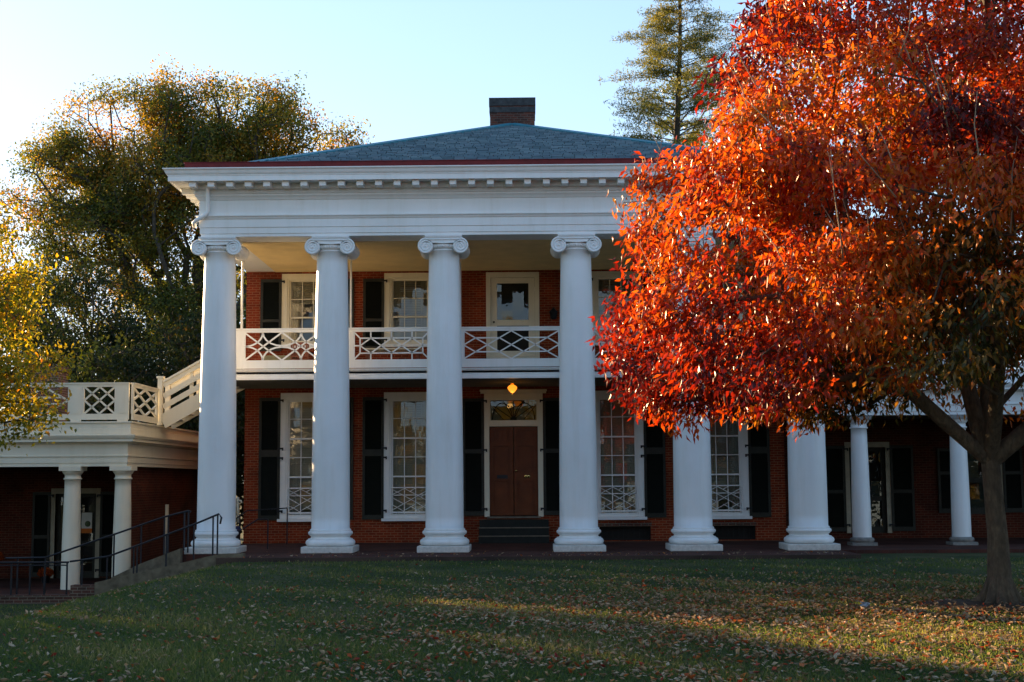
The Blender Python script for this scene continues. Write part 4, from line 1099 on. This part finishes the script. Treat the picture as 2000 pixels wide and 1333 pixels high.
# ---- broad tree beyond the left wing
def oak_tree(name, loc, lobes, ntips, per, leaf, mat, label, seed, rt=.012, rbase=.45, shell=.55, spread=.32, trunk=None, barkm='darkbark', droop=.25, fork=3.5, gaps=1.0, tintf=None, seg=.9):
    rng = np.random.default_rng(seed); loc = np.array(loc, float)
    t = empty(name, tuple(loc), label, 'tree')
    tips = blobs(rng, lobes, ntips, shell, (lambda p: wav(p, gaps, seed)) if gaps else None)
    TN = trunk or [(0, 0, -.2), (.05, 0, fork*.5), (.1, 0, fork), (.25, .1, fork*1.6)]
    TP = [-1]+list(range(len(TN)-1))
    P, par, rad, ends = grow(rng, TN, TP, tips, seg, .28, .15, rt, .44)
    rad[0] = rbase*1.3; rad[1] = rbase; rad[2] = max(rad[2], rbase*.8)
    limb_mesh(P, par, rad, minr=rt*.9).build('trunk', M[barkm], t)
    V, T, tint = leaf_puff(rng, tips, per, (spread, spread, spread*.8), leaf[0], leaf[1], droop, None, tintf, jitter=.12)
    fast_mesh('crown', V, T, mat, t, {'tint': tint})
    return t
OAKL = mat_leaf('oak_leaf', [(0, (.05, .085, .016)), (.3, (.13, .155, .025)), (.52, (.30, .24, .03)), (.78, (.56, .27, .03)), (1, (.62, .20, .03))], (1.0, .97, .5), .5, .62, .12)
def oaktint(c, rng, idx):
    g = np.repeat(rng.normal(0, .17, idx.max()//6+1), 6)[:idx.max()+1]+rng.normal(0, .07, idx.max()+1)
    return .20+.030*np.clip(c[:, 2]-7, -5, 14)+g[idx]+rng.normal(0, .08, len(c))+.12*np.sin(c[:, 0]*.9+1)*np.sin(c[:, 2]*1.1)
OAK = [(.3, 0, 14.6, 5.4, 3.4, 3.2), (3.6, 0, 14.4, 3.6, 3, 2.8), (-3.4, 0, 14.0, 3.4, 3, 2.8), (-1.6, 0, 15.3, 4.4, 3.6, 3.2), (2.2, .2, 15.3, 3.9, 3.2, 3.2), (5.0, 0, 13.6, 2.9, 2.6, 2.3), (-4.9, 0, 13.2, 3.0, 2.6, 2.6), (-.3, 0, 11.2, 5.4, 3.6, 3.0), (-2.6, 0, 7.6, 4.8, 3.4, 3.2), (-5.6, 0, 9.8, 2.6, 2.4, 2.6), (2.6, 0, 8.0, 3.2, 2.8, 3.2)]
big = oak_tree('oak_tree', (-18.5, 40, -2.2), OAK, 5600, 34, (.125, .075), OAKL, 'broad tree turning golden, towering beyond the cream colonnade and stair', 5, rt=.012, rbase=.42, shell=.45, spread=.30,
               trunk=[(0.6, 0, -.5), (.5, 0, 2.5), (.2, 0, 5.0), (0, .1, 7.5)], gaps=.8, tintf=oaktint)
DARKL = mat_leaf('evergreen_leaf', [(0, (.012, .022, .010)), (.5, (.025, .040, .014)), (.8, (.05, .055, .016)), (1, (.10, .06, .018))], (1, 1, .5), .5, .4, .07)
for (x, y, lb, lab, sd) in ((-15.6, 14.5, [(0, 0, 5.8, 3.6, 2.8, 2.6), (1.5, 0, 4.2, 3.2, 2.6, 2.4)], 'dark leafy tree behind the latticed roof railing and small brick chimney', 21),
                            (-11.3, 15.5, [(0, 0, 6.0, 2.9, 2.6, 3.0), (.4, 0, 3.5, 2.8, 2.5, 2.6)], 'dark leafy tree behind the wooden stair', 22),
                            (-20.8, 27, [(0, 0, 9.0, 4.4, 3.2, 4.6), (1.0, 0, 4.5, 4.2, 3, 3.5)], 'large dark tree between the cream colonnade and the golden tree', 26),
                            (-15.2, 29, [(0, 0, 7.6, 3.5, 3.0, 3.8), (.5, 0, 4.0, 3.4, 3, 3.5)], 'large dark tree in the shade below the golden tree', 27),
                            (-8.6, 13.0, [(0, 0, 3.2, 1.5, 1.5, 3.4)], 'dark evergreen filling the gap between corner column and brick wall', 23)):
    oak_tree('evergreen_tree', (x, y, -1), lb, 560 if sd < 23 else (1000 if sd > 25 else 260), 26, (.20, .10), DARKL, lab, sd, rt=.012, rbase=.22, shell=.5, spread=.36, fork=1.5, gaps=.8)
YEL = mat_leaf('yellow_leaf', [(0, (.09, .13, .015)), (.36, (.28, .26, .02)), (.6, (.60, .42, .02)), (.88, (.66, .35, .02)), (1, (.62, .22, .02))], (1, .97, .5), .4, .6, .12)
maple = oak_tree('maple_tree', (-12.6, -9.0, -1.05), [(.1, 0, 8.0, 2.5, 2.4, 1.8), (.6, 0, 7.0, 3.1, 2.8, 2.7), (.9, 0, 5.2, 3.1, 2.6, 1.9), (2.1, 0, 4.9, 1.95, 2.0, 1.7), (-1, 0, 6, 3, 3, 3)], 2200, 28, (.12, .06), YEL, 'yellow autumn tree leaning over the end of the cream colonnade', 31,
         rt=.007, rbase=.17, shell=.5, spread=.24, trunk=[(0, 0, -.2), (.03, 0, 1.2), (.1, 0, 2.4), (.2, 0, 4.0)], barkm='bark', droop=.5, fork=2.5, gaps=1.3, seg=.5)
GRN = mat_leaf('green_leaf', [(0, (.03, .06, .012)), (.5, (.08, .12, .02)), (1, (.22, .20, .03))], (1, 1, .5), .45, .5)
oak_tree('shade_tree', (15.5, 17, 0), [(0, 0, 6.2, 3.6, 3, 2.2), (-1.5, 0, 4.8, 2.6, 2.4, 1.8)], 420, 24, (.2, .1), GRN, 'green tree behind the roof of the grey based colonnade', 41, rt=.012, rbase=.2, fork=2.5)
oak_tree('shade_tree', (9.5, 30, 0), [(0, 0, 17.5, 3.6, 3, 4.5), (1, 0, 12.5, 4, 3, 4)], 380, 20, (.2, .1), GRN, 'thin tall green tree behind the top of the red tree', 42, rt=.012, rbase=.3, fork=6)
big.scale = (1.407, 1.407, 1.46)
for (x, y, lb, lab, sd, nt2) in ((-22.6, 15, [(0, 0, 5.9, 1.25, 1.3, 2.8)], 'small unseen evergreen shading the lawn from beside the low colonnade', 54, 300), (-28.4, 15, [(0, 0, 6.4, 3.0, 2.8, 3.6)], 'rounded unseen evergreen shading the lawn from beyond the low colonnade', 51, 620), (-29, 18.2, [(0, 0, 8.5, 1.1, 1.1, 5.2)], 'narrow unseen evergreen shading the lawn, taller than its neighbours', 52, 380),
                            (-37, 19, [(0, 0, 8.2, 4.4, 3.0, 4.6)], 'wide tall unseen evergreen shading the lawn, farthest beyond the low colonnade', 53, 900)):
    oak_tree('evergreen_tree', (x, y, -1), lb, nt2, 30, (.30, .17), DARKL, lab, sd, rt=.012, rbase=.22, shell=.5, spread=.36, fork=1.5, gaps=.8)  # unseen evergreens, placed and sized to keep the sun off the lawn
# trees across the lawn, seen only as reflections in the window panes
for q, (x, y, rz, sc_, lab) in enumerate(((-33, -68, .9, 1.25, 'golden tree at one end of the row across the lawn'), (-23.5, -64, 2.9, 1.25, 'golden tree next to the end of the row across the lawn'), (-14, -66, .4, 1.25, 'golden tree across the lawn, mirrored in the windows by the ramp'),
                                         (-5, -63, 1.9, 1.25, 'golden tree across the lawn, mirrored over the front door'), (4, -66, 5.1, 1.25, 'golden tree across the lawn, mirrored in the doorway shutters'), (13, -64, 3.4, 1.25, 'golden tree across the lawn, mirrored in the windows behind the red tree'),
                                         (22, -67, 4.4, 1.25, 'golden tree across the lawn, facing the grey based colonnade'), (31, -64, 2.2, 1.25, 'golden tree across the lawn, facing the far end of the grey based colonnade'))):
    c_ = copy_tree(maple); c_.location = (x, y, -2.6); c_.rotation_euler = (0, 0, rz); c_.scale = (sc_, sc_, sc_); c_['label'] = lab; c_['group'] = 'trees across the lawn'
mp2 = copy_tree(maple); mp2.location = (-15.5, -20.5, -1.05); mp2.rotation_euler = (0, 0, 2.0); mp2['label'] = 'unseen yellow tree added to shade the cream colonnade'  # unseen copy added to block sky light from the cream colonnade
# ---- conifer behind the roof
def conifer():
    rng = np.random.default_rng(8); t = empty('cypress_tree', (6.9, 22, -.2), 'tall feathery olive conifer rising behind the slate roof', 'tree')
    P = [(0, 0, 0)]; H = 26.5
    tr = [(.15*math.sin(z*.35), .1*math.sin(z*.5), z) for z in np.linspace(0, H, 30)]
    m = MB(); m.tube(tr, [max(.02, .34*(1-z/H)**.9) for z in np.linspace(0, H, 30)], 10, caps=False)
    Lz = lambda z: np.interp(z, [8, 14, 16, 18, 20, 21.5, 23, 25, 26.5], [4.4, 3.9, 3.4, 3.0, 2.6, 2.1, 1.6, .9, .15])
    cs = []; tn = []; z = 9.0
    while z < H-.2:
        for k in range(rng.integers(3, 6)):
            a = rng.uniform(0, 2*math.pi); L = Lz(z)*rng.uniform(.50, 1.22)
            if rng.uniform() < .04: L *= 1.3
            base = np.array([.15*math.sin(z*.35), .1*math.sin(z*.5), z]); dx = np.array([math.cos(a), math.sin(a), 0])
            pts = []
            for q in np.linspace(0, 1, 7): pts.append(base+dx*L*q+np.array([0, 0, L*(.42*q-.28*q*q)])+rng.normal(0, .03, 3)*q)
            m.tube(pts, [max(.008, .05*(1-z/H+.2)*(1-q)) for q in np.linspace(0, 1, 7)], 5, caps=False)
            tb = rng.normal(.5, .2)
            for q in np.arange(.30, 1.02, .085):
                p = base+dx*L*q+np.array([0, 0, L*(.42*q-.28*q*q)])
                for sgn in (-1, 1):
                    if rng.uniform() < .22: continue
                    sd = np.array([-math.sin(a), math.cos(a), 0])*sgn; tl = L*.30*(1.15-q)*rng.uniform(.6, 1.3)+.12
                    e = p+(sd*.75+dx*.55+np.array([0, 0, .12]))*tl
                    m.tube([p, e], [.009, .004], 3, caps=False)
                    for w in np.linspace(.15, 1.1, max(3, int(tl/.08))): cs.append(p+(e-p)*w+rng.normal(0, .04, 3)); tn.append(tb)
        z += rng.uniform(.16, .34)
    m.build('trunk', M['darkbark'], t)
    cs = np.array(cs); tn = np.array(tn)
    V, T, tint = leaf_puff(rng, cs, 4, (.09, .09, .07), .17, .034, -.1, None, lambda c, r, i: tn[i]+r.normal(0, .12, len(c)))
    fast_mesh('crown', V, T, mat_leaf('cypress_needle', [(0, (.06, .085, .024)), (.5, (.16, .17, .042)), (1, (.30, .25, .055))], (1, .95, .5), .5, .5, .08), t, {'tint': tint})
conifer()

# ------------------------------------------------------------------ grass and fallen leaves
def in_view(rng, n, dmin, dmax, power):
    """points over the lawn, denser near the front"""
    u = rng.uniform(0, 1, n)
    a = dmin**(1-power) if power != 1 else 0
    D = (dmin**(1-power)+u*(dmax**(1-power)-dmin**(1-power)))**(1/(1-power))
    x = CAM.x+rng.uniform(-.47, .47, n)*D; return x, D-36.0
def grass():
    rng = np.random.default_rng(4); n = 230000
    x, y = in_view(rng, n, 11.0, 34.0, 1.9)
    pat = np.sin(x*.8+1.7*np.sin(y*.5))*np.sin(y*.9+.6*x)+.6*np.sin(x*2.3+y*1.9)+rng.normal(0, .5, n)
    keep = (y < -2.75) & ~((x < -6.6) & (y > -2.9)) & (((x-7.3)/1.0)**2+((y+15.15)/.8)**2 > 1)
    x, y, pat = x[keep], y[keep], pat[keep]; n = len(x); z = ground_z(x, y)
    h = rng.uniform(.020, .065, n)*(1+.35*np.clip(pat, -1, 1)); a = rng.uniform(0, 2*math.pi, n); w = rng.uniform(.004, .008, n)*(1+(y+36)/30)
    lean = rng.normal(0, .035, (n, 2)); b = np.stack([x, y, z-.004], 1); sd = np.stack([np.cos(a), np.sin(a), np.zeros(n)], 1)*w[:, None]
    tip = b+np.stack([lean[:, 0], lean[:, 1], h], 1)
    V = np.stack([b-sd, b+sd, tip], 1).reshape(-1, 3); T = np.arange(3*n).reshape(-1, 3)
    tint = np.clip(.42+.20*pat+rng.normal(0, .14, n), 0, 1)
    gm = mat_leaf('grass_blade', [(0, (.035, .070, .023)), (.42, (.074, .114, .042)), (.70, (.145, .155, .070)), (1, (.32, .27, .18))], (1.7, 1.6, .6), .6, .55, .05)
    o = fast_mesh('grass', V, T, gm, None, {'tint': np.repeat(tint, 3)}); tag(o, 'short green lawn grass with dry patches', 'grass', kind='stuff')
grass()
def fallen():
    rng = np.random.default_rng(9); X = []; Y = []
    while len(X) < 23000:
        x, y = in_view(rng, 4000, 11.5, 33.4, 1.15)
        y_ = y; drift = .5+.5*np.sin(x*1.9+1.3*np.sin(y*1.1))*np.sin(y*2.3+.8*np.sin(x*.9))
        d = ((x-5.5)/7.0)**2+((y+15.5)/5.5)**2
        dens = .055+1.1*np.exp(-d*1.0)*(.30+.85*drift)+.10*np.clip(np.sin(x*1.3)*np.sin(y*1.7+x), 0, 1)
        dens *= np.where(y > -8, .32, 1.0)*np.where(x < -1, .65, 1)
        k = (rng.uniform(0, 1, len(x)) < dens) & (((x-7.3)/1.0)**2+((y+15.15)/.8)**2 > rng.uniform(.2, 1, len(x))) & ~((x < -6.6) & (y > -2.5)) & (y < -2.2)
        X += list(x[k]); Y += list(y[k])
    # a few blown on to the paving and the ramp
    xp = rng.uniform(-6.5, 8, 260); yp = -2.6+np.abs(rng.normal(0, 1.0, 260)); X = np.array(X[:23000]); Y = np.array(Y[:23000])
    xr = rng.uniform(-9.6, -7.1, 150); yr = rng.uniform(-2.05, -1.0, 150)
    Z = ground_z(X, Y)+rng.uniform(.012, .05, len(X))
    X = np.concatenate([X, xp, xr]); Y = np.concatenate([Y, yp, yr]); Z = np.concatenate([Z, np.full(260, .012), -1.02+(xr+10.6)/3.65*1.024+.015])
    n = len(X); c = np.stack([X, Y, Z], 1)
    az = rng.uniform(0, 2*math.pi, n); el = rng.normal(0, .30, n)
    d = np.stack([np.cos(az)*np.cos(el), np.sin(az)*np.cos(el), np.sin(el)], 1)
    r = np.stack([rng.normal(0, .35, n), rng.normal(0, .35, n), np.ones(n)], 1); s = np.cross(d, r); s /= np.linalg.norm(s, axis=1, keepdims=True); nn = np.cross(s, d)
    L = rng.uniform(.032, .092, (n, 1)); Wd = L*rng.uniform(.30, .6, (n, 1)); cu = L*rng.uniform(-.2, .9, (n, 1))
    q = [c-d*L*.5, c-d*L*.1-nn*cu*.25, c-d*L*.08+s*Wd*.5+nn*cu*.4, c-d*L*.08-s*Wd*.5+nn*cu*.4, c+d*L*.5+nn*cu*.5]
    V = np.stack(q, 1).reshape(-1, 3); b = np.arange(n)[:, None]*5
    T = np.concatenate([b+[0, 1, 2], b+[0, 3, 1], b+[2, 1, 4], b+[1, 3, 4]], 1).reshape(-1, 3)
    tint = np.clip(np.where(rng.uniform(0, 1, n) < .75, rng.normal(.30, .16, n), rng.uniform(.6, 1, n)), 0, 1)
    lm = mat_leaf('fallen_leaf', [(0, (.16, .10, .06)), (.3, (.40, .28, .17)), (.5, (.60, .46, .32)), (.68, (.50, .25, .08)), (.85, (.50, .10, .03)), (1, (.26, .035, .025))], (1, .9, .7), .5, .25, .10)
    o = fast_mesh('fallen_leaves', V, T, lm, None, {'tint': np.repeat(tint, 5)}); tag(o, 'tan and orange fallen leaves scattered over the lawn', 'leaves', kind='stuff')
fallen()

# flower pots and notice in the left colonnade, litter and post on the lawn
MUM = mat_leaf('mum_petal', [(0, (.16, .02, .008)), (.5, (.42, .07, .010)), (1, (.55, .14, .015))], (1, .9, .5), .6, .3, .05)
def flower_pot(loc, r, h, seed, label):
    p = empty('flower_pot', loc, label, 'flower pot'); rng = np.random.default_rng(seed)
    m = MB(); m.lathe([(r*.62, 0), (r*.85, h*.9), (r*.95, h*.9), (r*.95, h), (r*.8, h), (r*.75, h*.94), (0, h*.93)], 20, caps=False); m.build('pot', M['binbody'], p)
    c = rng.normal(0, 1, (160, 3)); c /= np.linalg.norm(c, axis=1, keepdims=True); c = c*[r*1.15, r*1.15, r*.62]+[0, 0, h+r*.45]; c = c[c[:, 2] > h*.96]
    V, T, tint = leaf_puff(rng, c, 9, (.02, .02, .02), .045, .03, -.3, (0, 0, h), None, outw=.9); fast_mesh('blossoms', V, T, MUM, p, {'tint': tint})
flower_pot((-13.55, 4.6, -1.043), .16, .20, 61, 'small dark pot of orange flowers near the doorway on the lower walkway')
flower_pot((-15.55, 5.4, -1.043), .34, .52, 62, 'large dark pot of orange flowers by the wall on the lower walkway')
nt_ = empty('door_notice', (-13.05, 6.6, .3), 'pale poster with an orange foot hung in the cream colonnade doorway', 'poster')
m = MB(); m.box(-.16, .16, .055, .06, .14, .62); m.build('sheet', M['paper'], nt_)
m = MB(); m.box(-.16, .16, .052, .06, .0, .139); m.build('footer', M['orange'], nt_)
m = MB(); m.lathe([(0, 0), (.09, 0), (.09, -.002), (0, -.002)], 14, (.03, .0545, .28), 'y', caps=False); m.build('print', M['greenprint'], nt_)
m = MB(); rr_ = random.Random(2)
pts = [(rr_.uniform(-.09, .09), rr_.uniform(-.05, .05), rr_.uniform(0, .13)) for k in range(9)]
m.add(pts, [(0, 1, 2), (2, 3, 4), (4, 5, 6), (6, 7, 8), (1, 3, 5), (0, 4, 8), (2, 6, 7)])
tag(m.build('paper_scrap', M['litter'], loc=(5.2, -16.0, float(ground_z(5.2, -16.0))+.02)), 'crumpled blue grey scrap lying among leaves on the lawn', 'litter')
pp = empty('bollard', (6.28, -19.9, float(ground_z(6.28, -19.9))), 'dark post with a white foot on the lawn beyond the red tree', 'post')
m = MB(); m.lathe([(.075, .12), (.075, .40), (.06, .46), (0, .48)], 16, caps=False); m.build('post', M['navy'], pp)
m = MB(); m.lathe([(.085, -.05), (.085, .12), (.07, .13), (0, .13)], 16, caps=False); m.build('foot', M['white'], pp)
